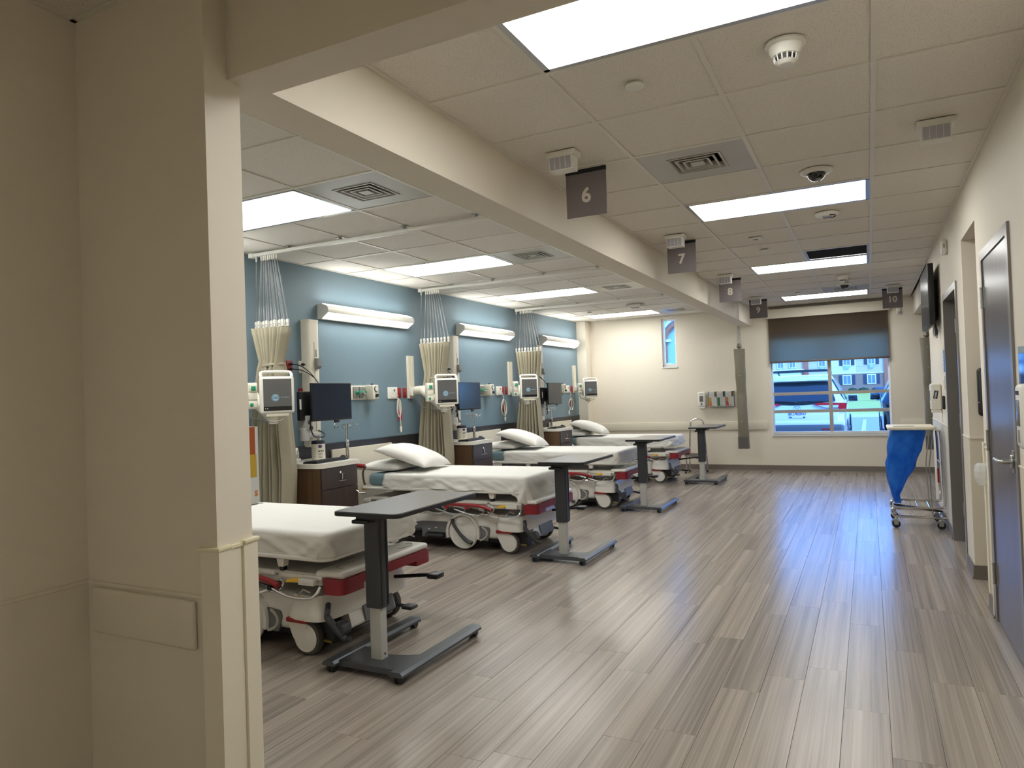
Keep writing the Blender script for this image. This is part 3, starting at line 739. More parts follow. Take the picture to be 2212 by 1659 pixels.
# equipment rails and patient monitors on arms
MONG = mat('monitor_screen', S(92, 92, 92), .25, var=.03)
MONB = mat('monitor_screen_bar', S(18, 18, 20), .3)
LOGO = mat('logo_blue', S(150, 190, 216), .5)
rl = pm = None
MONP = {'six': ((-4.22, 4.195, 1.497), 58), 'seven': ((-4.23, 6.756, 1.497), 47), 'eight': ((-4.28, 9.02, 1.52), 42), 'nine': ((-4.45, 11.95, 1.498), 36)}
for bay, off in BAYS:
    yr = 6.885+off*(.99 if bay != 'nine' else .983)
    lr = f'white vertical equipment rail carrying the patient monitor of bay {bay}'
    if rl is None:
        rl = thing('equipment_rail', lr, 'wall rail', (XB, yr, 0), 0, 'equipment rails')
        MB().prism([(0, -.055), (.03, -.055), (.03, -.012), (.018, -.012), (.018, .012), (.03, .012), (.03, .055), (0, .055)], 1.43, 1.93).build('channel', IVORY, rl, smooth=False)
        MB().rbox(.028, .075, -.05, .05, 1.46, 1.56, .008).build('slider', WHITE, rl)
    else: copy_tree(rl, (XB, yr, 0), label=lr)
    lm = f'boxy white patient monitor with a grey screen on a wall arm in bay {bay}'
    P, rz = MONP[bay]
    t = thing('patient_monitor', lm, 'patient monitor', P, math.radians(rz), 'patient monitors')
    if pm is None:
        pm = True
        parts = []
        sc_ = 1.0
        parts.append((MB().rbox(-.135, .135, -.02, .02, -.15, .145, .018, 3).prism(round_poly([(-.105, .02), (.105, .02), (.09, .12), (-.09, .12)], .02), -.13, .12), 'front_housing', WHITE))
        parts.append((MB().box(-.110, .110, -.0215, -.018, -.095, .125), 'screen', MONG))
        parts.append((MB().box(-.110, .110, -.022, -.018, -.128, -.095), 'status_bar', MONB))
        parts.append((MB().cyl((-.095, -.0225, -.11), .004, .002, 'y', 8).cyl((-.08, -.0225, -.11), .004, .002, 'y', 8), 'button', WHITE))
        ring = MB().cyl((-.018, -.0224, -.025), .030, .0012, 'y', 28)
        parts.append((ring, 'emblem', LOGO))
        em = MB().tube([(-.018+.025*math.cos(a*.2618), -.0228, -.025+.025*math.sin(a*.2618)) for a in range(24)], .0018, 5, True)
        parts.append((em, 'emblem_ring', MONG))
        hd = MB().tube(smooth_path([(-.12, .0, .14), (-.118, .02, .168), (-.09, .03, .182), (.09, .03, .182), (.118, .02, .168), (.12, 0, .14)]), .012, 8)
        parts.append((hd, 'handle', WHITE))
        parts.append((MB().box(-.1, .1, .04, .06, .12, .15), 'printer_slot', GREYP))
        parts.append((MB().rbox(-.215, -.138, .05, .15, -.11, .10, .01), 'module_rack', WHITE))
        for k in range(3): parts.append((MB().rbox(-.208, -.142, .04, .052, -.10+k*.065, -.045+k*.065, .004), 'module', IVORY))
        parts.append((MB().rbox(-.19, -.155, .024, .04, .035, .072, .005), 'connector', GREEN))
        parts.append((MB().rbox(-.2, -.175, .026, .04, -.09, -.062, .005), 'connector', GREEN))
        parts.append((MB().rbox(-.09, .09, -.01, .11, -.175, -.148, .006), 'mount_plate', IVORY))
        parts.append((MB().tube(smooth_path([(.07, .02, -.17), (.04, -.02, -.2), (-.04, -.01, -.215), (-.12, .05, -.19)]), .005, 6), 'cable', GREYP))
        PMP = [b.build(nm, mm, t) for b, nm, mm in parts]
        pmtext = text('GE Healthcare', .0115, LOGO, t, T(.058, -.0225, -.022) @ FACE_NY, 'screen_lettering', .0005)
        PMP.append(text('GE', .026, MONG, t, T(-.018, -.0233, -.026) @ FACE_NY, 'emblem_monogram', .0005, .0006))
        PMP.append(pmtext)
    else:
        for q in PMP:
            c = q.copy(); COL.objects.link(c); c.parent = t
    # the arm reaches from the rail to the mount below the monitor (local coordinates)
    A = Matrix.Rotation(-math.radians(rz), 4, 'Z')
    s0 = A @ (Vector((XB+.09, yr, 1.52))-Vector(P)); s1 = Vector((-.02, .06, -.20)); mid = s0*.72+s1*.28
    mid.z = s0.z
    a = MB().tube([s0, mid, s1*.97+mid*.03], [.052, .060, .040], 14)
    a.cyl((s1.x, s1.y, -.235), .038, .07, 'z', 16, bev=.006)
    a.build('support_arm', IVORY, t)
    MB().tube(smooth_path([s0+Vector((0, 0, -.05)), s0*.8+s1*.2+Vector((0, 0, -.14)), s0*.5+s1*.5+Vector((0, 0, -.10)), s1+Vector((0, 0, -.05))]), .006, 6).build('arm_cable', GREYP, t)

# gas panel with flowmeter and suction regulator, nurse call plates with hanging cords
CLEAR = thin_glass('clear_plastic', (.97, .98, .98, 1), .08, .08)
gp = nc = None
for bay, off in BAYS[1:]:
    o = off
    lg = f'gas outlet panel with flowmeter and suction regulator in bay {bay}'
    if gp is None:
        gp = thing('gas_panel', lg, 'gas panel', (XB, 6.0+o, 1.51), 0, 'gas panels')
        MB().rbox(0, .02, -.21, .21, -.075, .075, .004).build('back_plate', IVORY, gp)
        for y in (-.13, -.03): MB().rbox(.018, .034, y-.042, y+.042, -.062, .062, .004).build('outlet_face', GREYP, gp)
        for y in (-.12, -.02): MB().lathe([(.022, .03), (.022, .045), (.014, .05), (.014, .075)], 14, (0, y, .0), 'x').build('gas_adapter', GREEN, gp)
        MB().lathe([(.014, -.03), (.016, 0), (.012, .03), (.010, .10), (.004, .105)], 14, (.09, -.07, .02)).build('flowmeter_tube', CLEAR, gp)
        MB().lathe([(.012, -.065), (.017, -.05), (.017, -.02), (.01, -.015)], 14, (.09, -.07, .01)).tube([(.03, -.12, 0), (.09, -.07, 0), (.03, -.02, 0)], .008, 8).build('flowmeter_body', CHROME, gp)
        MB().rbox(.02, .13, .03, .125, -.078, .078, .012, 3).build('regulator_housing', IVORY, gp)
        MB().lathe([(.032, .12), (.032, .138), (.028, .141)], 22, (.0, .0775, .035), 'x').build('gauge_rim', DARK, gp)
        MB().lathe([(.027, .1405), (.027, .1425)], 20, (.0, .0775, .035), 'x').build('gauge_dial', WHITE, gp)
        MB().box(.143, .1445, .0765, .0785, .03, .058).build('gauge_needle', RED, gp, smooth=False)
        MB().lathe([(.017, .125), (.019, .15), (.015, .155)], 12, (.0, .0775, -.035), 'x').build('knob', BLACK, gp)
        MB().cyl((.08, .075, .078), .014, .014, 'z', 12).build('selector', BLACK, gp)
        MB().lathe([(.006, -.115), (.008, -.1), (.008, -.078)], 10, (.08, .075, 0)).build('port_nipple', CHROME, gp)
    else: copy_tree(gp, (XB, 6.0+o, 1.51), label=lg)
    ln = f'nurse call plate with a coiled white cord hanging in bay {bay}'
    y0 = 6.53+off*.987
    t = thing('nurse_call', ln, 'nurse call', (XB, y0, 1.497), 0, 'nurse call stations')
    MB().rbox(0, .018, -.09, .09, -.066, .066, .01, 3).build('plate', WHITE, t)
    MB().lathe([(.014, .016), (.014, .022)], 16, (0, .025, .03), 'x').build('call_button', GREYP, t)
    for q in (-.05, -.02, .06): MB().lathe([(.006, .016), (.006, .02)], 10, (0, q, -.005), 'x').build('indicator', IVORY, t)
    MB().rbox(.017, .03, .055, .085, -.055, -.025, .004).build('lamp_window', LENS, t)
    pts = [(.02, -.02, -.03), (.05, 0, -.045), (.055, .03, -.07)]
    if bay == 'seven': r_, cz, ry, turns = .032, -.17, .10, 4
    elif bay == 'eight': r_, cz, ry, turns = .075, -.25, .115, 3
    else: r_, cz, ry, turns = .1, -.27, .1, 2
    for k in range(turns*14+1):
        a = math.pi/2-k/14*2*math.pi
        pts.append((.05+.006*math.sin(k), .06+r_*math.cos(a)+.002*math.sin(k*.7), cz+ry*math.sin(a)))
    tail = [(.055, .07, cz-.08), (.05, .085, -.38)] if bay != 'nine' else [(.055, .03, cz-.05), (.05, -.06, -.385)]
    MB().tube(smooth_path(pts+tail, 2), .005, 6).build('cord', IVORY, t)
    e = Vector(tail[-1])
    MB().lathe([(.008, -.07), (.013, -.055), (.014, -.015), (.006, .0)], 12, tuple(e)).build('pendant', IVORY, t)

# ------------------------------------------------------------------ privacy curtains bundled at the headwall
FAB = mat('curtain_fabric', S(162, 155, 134), .8, var=.05, bump=.1, bscale=300)
FAB2 = mat('curtain_fabric_grey', S(140, 133, 116), .8, var=.05, bump=.1, bscale=300)
STRAP = thin_glass('clear_strap', (.9, .93, .95, 1), .62, .3)
def curtain(y, xa, xb_, label, tie, seed, zt=2.07, waist=.55, fab=FAB, zb=.3, zw=1.75):
    t = thing('privacy_curtain', label, 'curtain', (0, y, 0), 0, 'privacy curtains between bays')
    rnd = random.Random(seed); xc, w0 = (xa+xb_)/2, xb_-xa; N = 8
    ph = [rnd.uniform(.7, 1.3) for _ in range(N*2+2)]
    def fn(u, v):
        z = zt-(zt-zb)*v
        d = (z-zw)
        if d > 0: w = w0*(waist+(1-waist)*min(1, d/(zt-zw)))
        else: w = w0*(waist+(1.12-waist)*min(1, (-d/.9))**.8)
        amp = .08*(w/w0)**.25*(.85 if d > 0 else 1.2)
        k = u*N*2; i = int(k); f_ = k-i; a = (ph[i]*(1-f_)+ph[min(i+1, len(ph)-1)]*f_)
        sn_ = math.sin(k*math.pi+.3); yy = amp*a*math.copysign(abs(sn_)**.75, sn_)+.01*noise.noise(Vector((u*6, v*5, seed)))
        xx = xc+(u-.5)*w+.02*(1-u)*math.cos(k*math.pi)*(w/w0)-.03*max(0, -d)
        return (xx, yy, z)
    o = MB().grid(161, 26, fn).build('drape', fab, t, angle=80, fix=False)
    s = o.modifiers.new('solid', 'SOLIDIFY'); s.thickness = .003
    n = 13
    for k in range(n):
        u = k/(n-1); xt = xc-.15*w0+(u-.35)*w0*.55 if k else xa+.02
        xb2 = xa+u*w0
        yy = .03*math.sin(k*2.1)
        MB().tube([(xt, yy*.4, 2.675), (xt*.5+xb2*.5, yy*.8, 2.4), (xb2, yy, 2.12)], .0052, 7).build('hanging_strap', STRAP, t)
        MB().box(xt-.006, xt+.006, yy*.4-.005, yy*.4+.005, 2.655, 2.695).build('carrier', WHITE, t, smooth=False)
        MB().rbox(xb2-.011, xb2+.011, yy-.012, yy+.006, 2.075, 2.135, .003).build('snap_tab', WHITE, t)
        MB().cyl((xb2, yy-.0135, 2.10), .004, .003, 'y', 8).build('snap', DARK, t)
    MB().tube([(xa-.01, 0, 2.075), (xb_+.01, 0, 2.078)], .006, 8).build('spreader_bar', WHITE, t)
    if tie:
        MB().tube([(xc+w0*waist*.56*math.cos(a*.3927), .075*math.sin(a*.3927), zw+.01*math.cos(a*.3927)) for a in range(16)], .012, 6, True).build('tie_band', fab, t)
    return t
curtain(4.46, -4.70, -4.34, 'beige privacy curtain tied at the waist between bays six and seven', True, 1, waist=.5)
curtain(7.04, -4.74, -4.36, 'beige privacy curtain gathered between bays seven and eight', True, 2, waist=.62, zw=1.66)
curtain(9.63, -4.76, -4.36, 'beige privacy curtain gathered between bays eight and nine', False, 3, waist=.66, zw=1.5)
SLV = mat('grey_sleeve', S(124, 118, 102), .35, var=.06, bump=.3, bscale=9, spec=.6)
def sleeve(x, y, label):
    t = thing('sleeved_curtain', label, 'curtain', (x, y, 0), 0, 'curtains stored in grey sleeves')
    def fn(u, v):
        z = 2.065-1.66*v; w = .092-.012*math.sin(v*3.1)+.006*noise.noise(Vector((v*9, 1, x)))
        a = u*2*math.pi; c, s_ = math.cos(a), math.sin(a)
        k = .55+.25*abs(math.sin(v*7))
        return (math.copysign(abs(c)**.6, c)*w+.02*v, math.copysign(abs(s_)**.7, s_)*.05*k*1.3, z)
    m = MB().grid(28, 40, fn, close_u=True)
    m.build('sleeve', SLV, t, angle=60, fix=False)
    MB().box(-.07, .09, -.046, .046, .40, .60).build('sleeve_foot', mat('grey_sleeve_foot', S(96, 94, 86), .4), t, smooth=False)
    for q in (-.03, -.015, 0, .015, .03): MB().tube([(q*.6, 0, 2.45), (q, .005, 2.15)], .004, 6).build('hanging_strap', STRAP, t)
    MB().lathe([(.02, 2.07), (.045, 2.10), (.03, 2.15), (.01, 2.16)], 14).build('bundle_knot', SLV, t)
    for z in (1.93, 1.62, 1.28, .86): MB().cyl((.0, -.062, z), .005, .004, 'y', 8).build('snap', WHITE, t)
    return t
sleeve(-1.905, 12.25, 'curtain in a grey sleeve hanging beside the glove boxes')
sleeve(.80, 12.2, 'curtain in a grey sleeve hanging beyond the television')

# ------------------------------------------------------------------ bedside cabinets and what stands on them
TOPW = mat('solid_surface', S(232, 228, 216), .3, var=.03, scale=30)
KEYC = mat('key_caps', S(60, 60, 62), .5, var=.06)
WIPE = mat('wipe_tub', S(228, 224, 208), .4); PURP = mat('purple_print', S(74, 40, 110), .5); NAVY = mat('navy_lid', S(36, 34, 54), .4)
cb = None; CABY = {'seven': 0, 'eight': 2.60, 'nine': 5.25}
for bay, off in BAYS[1:]:
    L0 = (XB+.033, 4.645+CABY[bay], 0)
    lb = f'dark wood bedside cabinet with a white top in bay {bay}'
    if cb: copy_tree(cb, L0, label=lb)
    else:
        cb = thing('bedside_cabinet', lb, 'cabinet', L0, 0, 'bedside cabinets')
        # plan: wall side x=0, front x~.64, near side splayed
        MB().prism([(0, .015), (.565, .015), (.565, .49), (0, .49)], .08, .850).build('carcass', CABW, cb, smooth=False)
        MB().prism([(.05, .04), (.52, .04), (.52, .46), (.05, .46)], 0, .08).build('plinth', BLACK, cb, smooth=False)
        MB().prism(round_poly([(0, 0), (.54, 0), (.592, .045), (.592, .535), (0, .535)], [.005, .03, .03, .03, .005]), .852, .890).build('worktop', TOPW, cb)
        F = T(.565, .015, 0)
        d1 = MB().box(.001, .019, .004, .471, .668, .846, F).build('drawer', CABF, cb, smooth=False)
        d2 = MB().box(.001, .019, .004, .471, .09, .661, F).build('door', CABF, cb, smooth=False)
        MB().tube([F @ Vector(p) for p in ((.019, .20, .725), (.04, .203, .725), (.04, .29, .725), (.019, .293, .725))], .0045, 8).build('handle', CHROME, d1)
        MB().cyl((.018, .235, .80), .011, .008, 'x', 14, F).build('lock', CHROME, d1)
        MB().box(.026, .028, .25, .264, .735, .79, F).build('key', STEEL, d1, smooth=False)
        MB().tube([F @ Vector(p) for p in ((.019, .452, .46), (.04, .452, .47), (.04, .452, .60), (.019, .452, .61))], .0045, 8).build('handle', CHROME, d2)
    def on(name, label, cat, lx, ly, rz=0, group=None): return thing(name, label, cat, (L0[0]+lx, L0[1]+ly, .890), math.radians(rz), group)
    k = on('keyboard', f'black computer keyboard on the cabinet in bay {bay}', 'keyboard', .42, .245, 92, 'keyboards')
    MB().prism([(-.075, 0), (.075, 0), (.07, .014), (-.075, .024)], -.2, .2, 'x').build('key_base', BLACK, k, smooth=False)
    for rr in range(5):
        kk = MB(); y_ = -.06+rr*.026; z_ = .0235-.0635*(0)-(y_+.075)*.062
        wk = .0248
        for q in range(15):
            xx = -.187+q*wk
            kk.box(xx, xx+wk-.004, y_, y_+.021, z_-.002, z_+.003)
        kk.build('key_row', KEYC, k, smooth=False)
    mo = on('mouse', f'black computer mouse beside the keyboard in bay {bay}', 'mouse', .43, .49, 70, 'mice')
    def fm(u, v):
        a = u*2*math.pi; r_ = math.cos(v*math.pi/2)
        return (math.cos(a)*.032*r_**.6, math.sin(a)*.056*r_**.6, .034*math.sin(v*math.pi/2)*(1+.15*math.sin(a)))
    MB().grid(24, 8, fm, close_u=True).build('mouse_shell', BLACK, mo, fix=False)
    MB().cyl((-.003, .03, .028), .008, .006, 'x', 12).build('scroll_wheel', GREYP, mo)
    if bay != 'nine':
        wp = on('wipes_tub', f'round white tub of wipes with a purple label in bay {bay}', 'wipes tub', .19, .42, 0, 'wipes tubs')
        MB().lathe([(.06, 0), (.062, .004), (.062, .145), (.058, .15)], 28).build('tub', WIPE, wp)
        MB().lathe([(.063, .148), (.064, .16), (.058, .176), (.03, .18), (0, .18)], 28).build('lid', NAVY, wp)
        MB().tube(smooth_path([(-.01, 0, .178), (0, .005, .195), (.015, 0, .19)]), .01, 6).build('wipe_end', WHITE, wp)
        def band(a0, a1, z0, z1, nm, m_):
            g_ = MB(); n_ = 6
            def fb(u, v):
                a = math.radians(a0+(a1-a0)*u); return (.0625*math.cos(a), .0625*math.sin(a), z0+(z1-z0)*v)
            return g_.grid(n_, 2, fb).build(nm, m_, wp, fix=False)
        band(-48, -18, .112, .138, 'label_block', PURP)
        for a_ in (-48, -30, -12): band(a_, a_+11, .075, .09, 'label_icon', DARK)
        for z_ in (.02, .032, .044, .056): band(-50, -12, z_, z_+.004, 'label_line', GREYP)
        for z_ in (.03, .05, .07, .09, .11): band(-100, -66, z_, z_+.003, 'label_line', GREYP)
        sn = on('scanner_cradle', f'white barcode scanner cradle behind the keyboard in bay {bay}', 'scanner', .10, .19, 20, 'scanner cradles')
        MB().rbox(-.05, .05, -.06, .06, 0, .03, .01).build('base', WHITE, sn)
        MB().rbox(-.028, .028, -.1, .06, .0, .055, .014, 3, T(0, .02, .055) @ RX(24)).build('scanner_head', WHITE, sn)
        MB().rbox(-.03, .03, .05, .064, .03, .085, .006).build('holder', WHITE, sn)
        MB().box(-.02, .02, -.075, -.06, .03, .05).build('scan_window', BLACK, sn, smooth=False)

# ------------------------------------------------------------------ stretcher beds
BEDW = mat('bed_shell', S(222, 220, 214), .32, var=.025)
BEDG = mat('bed_light_grey', S(188, 186, 178), .4, var=.03)
PANELG = mat('bed_grey_panel', S(108, 110, 112), .42, var=.05)
MATT = mat('mattress_vinyl', S(124, 150, 160), .4, var=.04, bump=.05)
LINEN = mat('bed_linen', S(220, 219, 214), .8, var=.015, bump=.12, bscale=420)
PILLOW = mat('pillow_linen', S(226, 224, 218), .8, var=.015, bump=.12, bscale=420)
def make_bed(label, loc):
    b = thing('stretcher_bed', label, 'bed', loc, 0, 'stretcher beds')
    MB().rbox(-1.545, .20, -.045, .785, .578, .697, .04, 4).build('mattress', MATT, b)
    d = MB().prism(round_poly([(-1.62, -.06), (.205, -.06), (.205, .80), (-1.62, .80)], .08, 6), .553, .578)
    d.tube([(p[0], p[1], .556) for p in round_poly([(-1.62, -.06), (.205, -.06), (.205, .80), (-1.62, .80)], .08, 6)], .013, 6, True)
    deck = d.build('mattress_deck', BEDW, b)
    for x in (-1.0, -.15):
        for y in (-.045, .745):
            p = MB().prism([(x-.035, .555), (x+.03, .555), (x+.02, .495), (x-.018, .495)], y, y+.04, 'y').build('deck_post', BEDW, b, smooth=False)
            MB().box(x-.014, x+.016, y+.006, y+.034, .470, .497).build('load_cell', BLACK, p, smooth=False)
    MB().prism(round_poly([(-1.52, -.035), (.16, -.035), (.16, .775), (-1.52, .775)], .07, 5), .452, .472).build('litter_tray', BEDG, b)
    MB().rbox(-1.52, -.2, -.045, -.02, .44, .468, .006).rbox(-.17, .15, -.045, -.02, .436, .462, .006).build('tray_lip', BEDW, b)
    for y in (-.03, .745): MB().rbox(-1.46, .14, y, y+.03, .405, .442, .005).build('side_beam', BEDW, b)
    for x in (-1.0, -.35): MB().lathe([(.09, .30), (.09, .37), (.07, .372), (.07, .452)], 22, (x, .37, 0)).build('lift_column', BEDG, b)
    # lowered side rails
    for sy, y in ((1, -.095), (-1, .835)):
        MB().tube(smooth_path([(-.885, y, .402), (-.85, y, .428), (-.78, y, .438), (-.35, y, .437), (-.22, y, .428), (-.125, y, .402)]), .016, 10).build('rail_grip', RED, b)
        for x in (-.82, -.60, -.38):
            MB().rbox(x-.022, x+.022, y-.008, y+.012, .398, .432, .005).build('rail_bracket', RED, b)
            MB().tube([(x-.03, y+.01*sy, .41), (x-.05, y+.03*sy, .36)], .006, 6).build('bracket_post', STEEL, b)
        for k in range(4):
            a = -1.13+.205*k
            MB().tube(smooth_path([(a, y, .395), (a+.17, y-.004*sy, .353), (a+.245, y, .350), (a+.29, y+.02*sy, .365), (a+.275, y+.05*sy, .392), (a+.13, y+.055*sy, .412)], 4), .0085, 8).build('rail_tube', CHROME, b)
        a = -.24
        MB().tube(smooth_path([(a-.02, y+.01*sy, .40), (a+.07, y-.003*sy, .385), (a+.20, y-.005*sy, .350), (a+.33, y-.004*sy, .350), (a+.385, y, .368), (a+.40, y+.03*sy, .41)], 4), .0095, 8).build('rail_tube', CHROME, b)
        MB().lathe([(.016, -.01), (.016, .02)], 12, (a+.055, y, .385), 'x').build('rail_sleeve', BLACK, b)
        MB().tube(smooth_path([(a+.02, y+.03*sy, .352), (a+.08, y+.03*sy, .36), (a+.115, y+.04*sy, .40), (a+.09, y+.05*sy, .425)], 4), .008, 8).build('rail_tube', CHROME, b)
        MB().tube([(a+.25, y+.02*sy, .355), (a+.285, y+.02*sy, .39), (a+.33, y+.025*sy, .375)], .006, 6).build('latch_wire', STEEL, b)
        MB().prism([(a+.155, .418), (a+.255, .43), (a+.255, .448), (a+.16, .432)], y+.02*sy, y+.05*sy, 'y').build('release_lever', YELLOW, b, smooth=False)
        MB().rbox(a+.25, a+.36, min(y+.015*sy, y+.05*sy), max(y+.015*sy, y+.05*sy), .413, .45, .004).build('latch_plate', BEDW, b)
    # base
    MB().rbox(-1.18, -.12, .015, .745, .115, .335, .035, 3).build('base_cover', BEDW, b)
    MB().box(-1.22, .1, .07, .69, .075, .25).build('underside_shade_block', BLACK, b, smooth=False)  # black block standing in for the shade beneath the bed
    for sy, y in ((1, .012), (-1, .748)):
        pl = [(-1.15, .10), (-1.16, .17), (-1.10, .225), (-.95, .25), (-.7, .255), (-.62, .25), (-.62, .10)]
        pr = [(-.335, .10), (-.35, .235), (-.215, .222), (-.205, .19), (-.23, .10)]
        for q, nm in ((pl, 'side_panel'), (pr, 'side_panel')):
            MB().prism(round_poly(q, .012, 3), y-.006, y+.006, 'y').build(nm, PANELG, b, smooth=False)
        MB().tube([(p[0], y-.007*sy, p[1]) for p in arc(-1.02, .165, .12, 100, 262, 12, .072)], .008, 6).build('panel_trim', BEDG, b)
        MB().tube([(p[0], y-.007*sy, p[1]) for p in arc(-.335, .165, .1, -78, 62, 12, .065)], .009, 6).build('panel_trim', BEDG, b)
        MB().box(-1.05, -.95, min(y-.009*sy, y), max(y-.009*sy, y), .09, .165).box(-.89, -.69, min(y-.009*sy, y), max(y-.009*sy, y), .09, .15).build('pedal_recess', BLACK, b, smooth=False)
        MB().rbox(-1.08, -.95, min(y-.05*sy, y), max(y-.05*sy, y), .165, .18, .006).build('foot_pedal', DARK, b)
        MB().rbox(-.90, -.70, min(y-.05*sy, y), max(y-.05*sy, y), .115, .14, .01).build('foot_pedal', DARK, b)
        for x in (-.87, -.79, -.67): MB().box(x-.012, x+.012, min(y-.0075*sy, y), max(y-.0075*sy, y), .19-.02*abs(x+.79)/.1, .198-.02*abs(x+.79)/.1).build('panel_mark', WHITE, b, smooth=False)
        # large centre wheel with cover, arch and steering lever
        cx, cz, R = -.485, .163, .152
        out = arc(cx, cz, R+.028, -18, 198, 22); inn = arc(cx, cz, R+.006, 198, -18, 22)
        ar = MB(); n_ = len(out)
        ya, yb = (y-.03*sy, y+.01*sy)
        for i in range(n_-1):
            o0, o1, i0, i1 = out[i], out[i+1], inn[n_-1-i], inn[n_-2-i]
            v = [(o0[0], ya, o0[1]), (o1[0], ya, o1[1]), (i1[0], ya, i1[1]), (i0[0], ya, i0[1]), (o0[0], yb, o0[1]), (o1[0], yb, o1[1]), (i1[0], yb, i1[1]), (i0[0], yb, i0[1])]
            ar.add(v, [(0, 1, 2, 3), (7, 6, 5, 4), (0, 4, 5, 1), (3, 2, 6, 7)])
        ar.build('wheel_arch', BEDW, b, angle=50)
        MB().lathe([(R-.004, 0), (R-.004, .05)], 36, (cx, y if sy > 0 else y-.05, cz-.008), 'y').build('centre_tyre', BLACK, b)
        prof = [(R, 0), (R, -.012*sy), (R-.008, -.02*sy), (R-.016, -.02*sy), (R-.02, -.016*sy), (.05, -.024*sy), (0, -.026*sy)]
        MB().lathe(prof, 40, (cx, y, cz), 'y').build('wheel_cover', BEDW, b)
        MB().tube(smooth_path([(cx-.10, y-.04*sy, cz+.125), (cx-.085, y-.042*sy, cz+.075), (cx-.02, y-.044*sy, cz-.005), (cx+.05, y-.044*sy, cz-.065), (cx+.105, y-.04*sy, cz-.085)]), [.018, .017, .016, .016, .015, .0145, .0142, .014, .014, .014, .014, .0142, .0145, .015, .0155, .016, .0165, .017, .017, .017, .0175, .018, .018, .0185, .0185][:25], 10).build('steer_lever', DARK, b)
    # casters
    for cx, sgn in ((0, 1), (-1.27, -1)):
        for sy, y in ((1, 0), (-1, .74)):
            MB().lathe([(.082, -.026), (.096, -.022), (.1, -.012), (.1, .012), (.096, .022), (.082, .026)], 32, (cx, y+.005*sy, .1), 'y').build('caster_tyre', RUBBER, b)
            for s2 in (-1, 1):
                c = MB().lathe([(.080, 0), (.080, .008*s2), (.073, .013*s2), (.068, .011*s2), (.0, .015*s2)], 32, (cx, y+.005*sy+.022*s2, .1), 'y')
                c.prism(round_poly([(cx-.125*sgn, .195), (cx+.01*sgn, .195), (cx+.02*sgn, .16), (cx-.03*sgn, .05), (cx-.085*sgn, .095)], .02, 3), y+.005*sy+.022*s2, y+.005*sy+.036*s2, 'y')
                c.build('caster_cover', BEDW, b, angle=25)
            MB().lathe([(.03, .175), (.03, .215)], 14, (cx-.06*sgn, y+.005*sy, 0)).build('caster_stem', BLACK, b)
            MB().rbox(cx-.118, cx+.035, y-(.056 if sy > 0 else .03), y+(.03 if sy > 0 else .056), .186, .216, .012, 2).build('corner_bumper', RED, b)
    # foot and head hoods over the casters
    for nm, x0, x1 in (('foot_hood', -.145, .165), ('head_hood', -1.42, -1.14)):
        def fh(u, v, x0=x0, x1=x1):
            a = u*2*math.pi; c, s_ = math.cos(a), math.sin(a); k = 1-.22*v**2.2 if v < .85 else (1-.22*.85**2.2)*(1-((v-.85)/.15)**1.2*.98)
            ex = .45
            xx = (x0+x1)/2+(x1-x0)/2*math.copysign(abs(c)**ex, c)*k
            yy = .37+.425*math.copysign(abs(s_)**.3, s_)*(k*.5+.5 if v < .85 else k)
            zz = .205+.135*min(1, v/.85)+.006*max(0, v-.85)
            return (xx, yy, zz)
        MB().grid(64, 14, fh, close_u=True).build(nm, BEDW, b, angle=50)
    MB().prism(round_poly([(.03, .23), (.15, .23), (.185, .12), (.13, .095), (.09, .16)], .02, 3), .16, .58, 'y').build('foot_skirt', BEDW, b, angle=30)
    MB().prism([(.162, .215), (.188, .125), (.194, .125), (.172, .215)], .28, .56, 'y').build('control_plate', PANELG, b, smooth=False)
    MB().box(.05, .17, .02, .10, .075, .19).build('caster_linkage', BLACK, b, smooth=False)
    MB().tube([(.10, .02, .085), (.16, .02, .08)], .009, 8).build('linkage_rod', mat('brass', S(120, 104, 50), .4, .6), b)
    # brake pedal at the near foot corner
    MB().tube(smooth_path([(.155, .0, .30), (.175, -.03, .27), (.175, -.035, .24), (.21, -.03, .20), (.25, -.02, .15), (.275, -.01, .125), (.31, -.01, .13)], 4), [.016]*8+[.02]*8+[.018]*5+[.014]*4, 8).build('brake_pedal', DARK, b)
    MB().prism(round_poly([(.185, .195), (.245, .215), (.275, .205), (.29, .16), (.26, .13)], .015, 3), -.03, .03, 'y').build('pedal_pad', DARK, b, angle=30)
    MB().tube([(.15, .62, .30), (.42, .62, .335)], .012, 8).rbox(.42, .50, .575, .665, .318, .352, .012, 2).build('pump_pedal', BLACK, b)
    MB().tube([(.12, .60, .14), (.27, .60, .125)], .012, 8).rbox(.23, .31, .565, .645, .115, .14, .01).build('pump_pedal', DARK, b)
    # foot bumper
    MB().rbox(.10, .30, -.045, .795, .452, .492, .03, 4).build('foot_board', BEDW, b)
    MB().tube([(p[0], p[1], .4925) for p in arc(.2, .13, .05, 120, 300, 10, .09)], .002, 5).build('board_groove', GREYP, b)
    MB().tube([(p[0], p[1], .4925) for p in arc(.2, .64, .05, -60, 120, 10, .09)], .002, 5).build('board_groove', GREYP, b)
    bm_ = MB().prism(round_poly([(.175, -.065), (.31, -.065), (.31, .815), (.175, .815)], [.015, .06, .06, .015], 5), .405, .455)
    bm_.prism(round_poly([(.175, -.065), (.31, -.065), (.31, .13), (.175, .13)], [.015, .06, .01, .01], 5), .372, .405)
    bm_.prism(round_poly([(.175, .64), (.31, .64), (.31, .815), (.175, .815)], [.01, .01, .06, .015], 5), .372, .405)
    bm_.build('foot_bumper', MAROON, b, angle=30)
    MB().rbox(-1.62, -1.52, -.04, .79, .40, .452, .02, 3).build('head_bumper', BEDW, b)
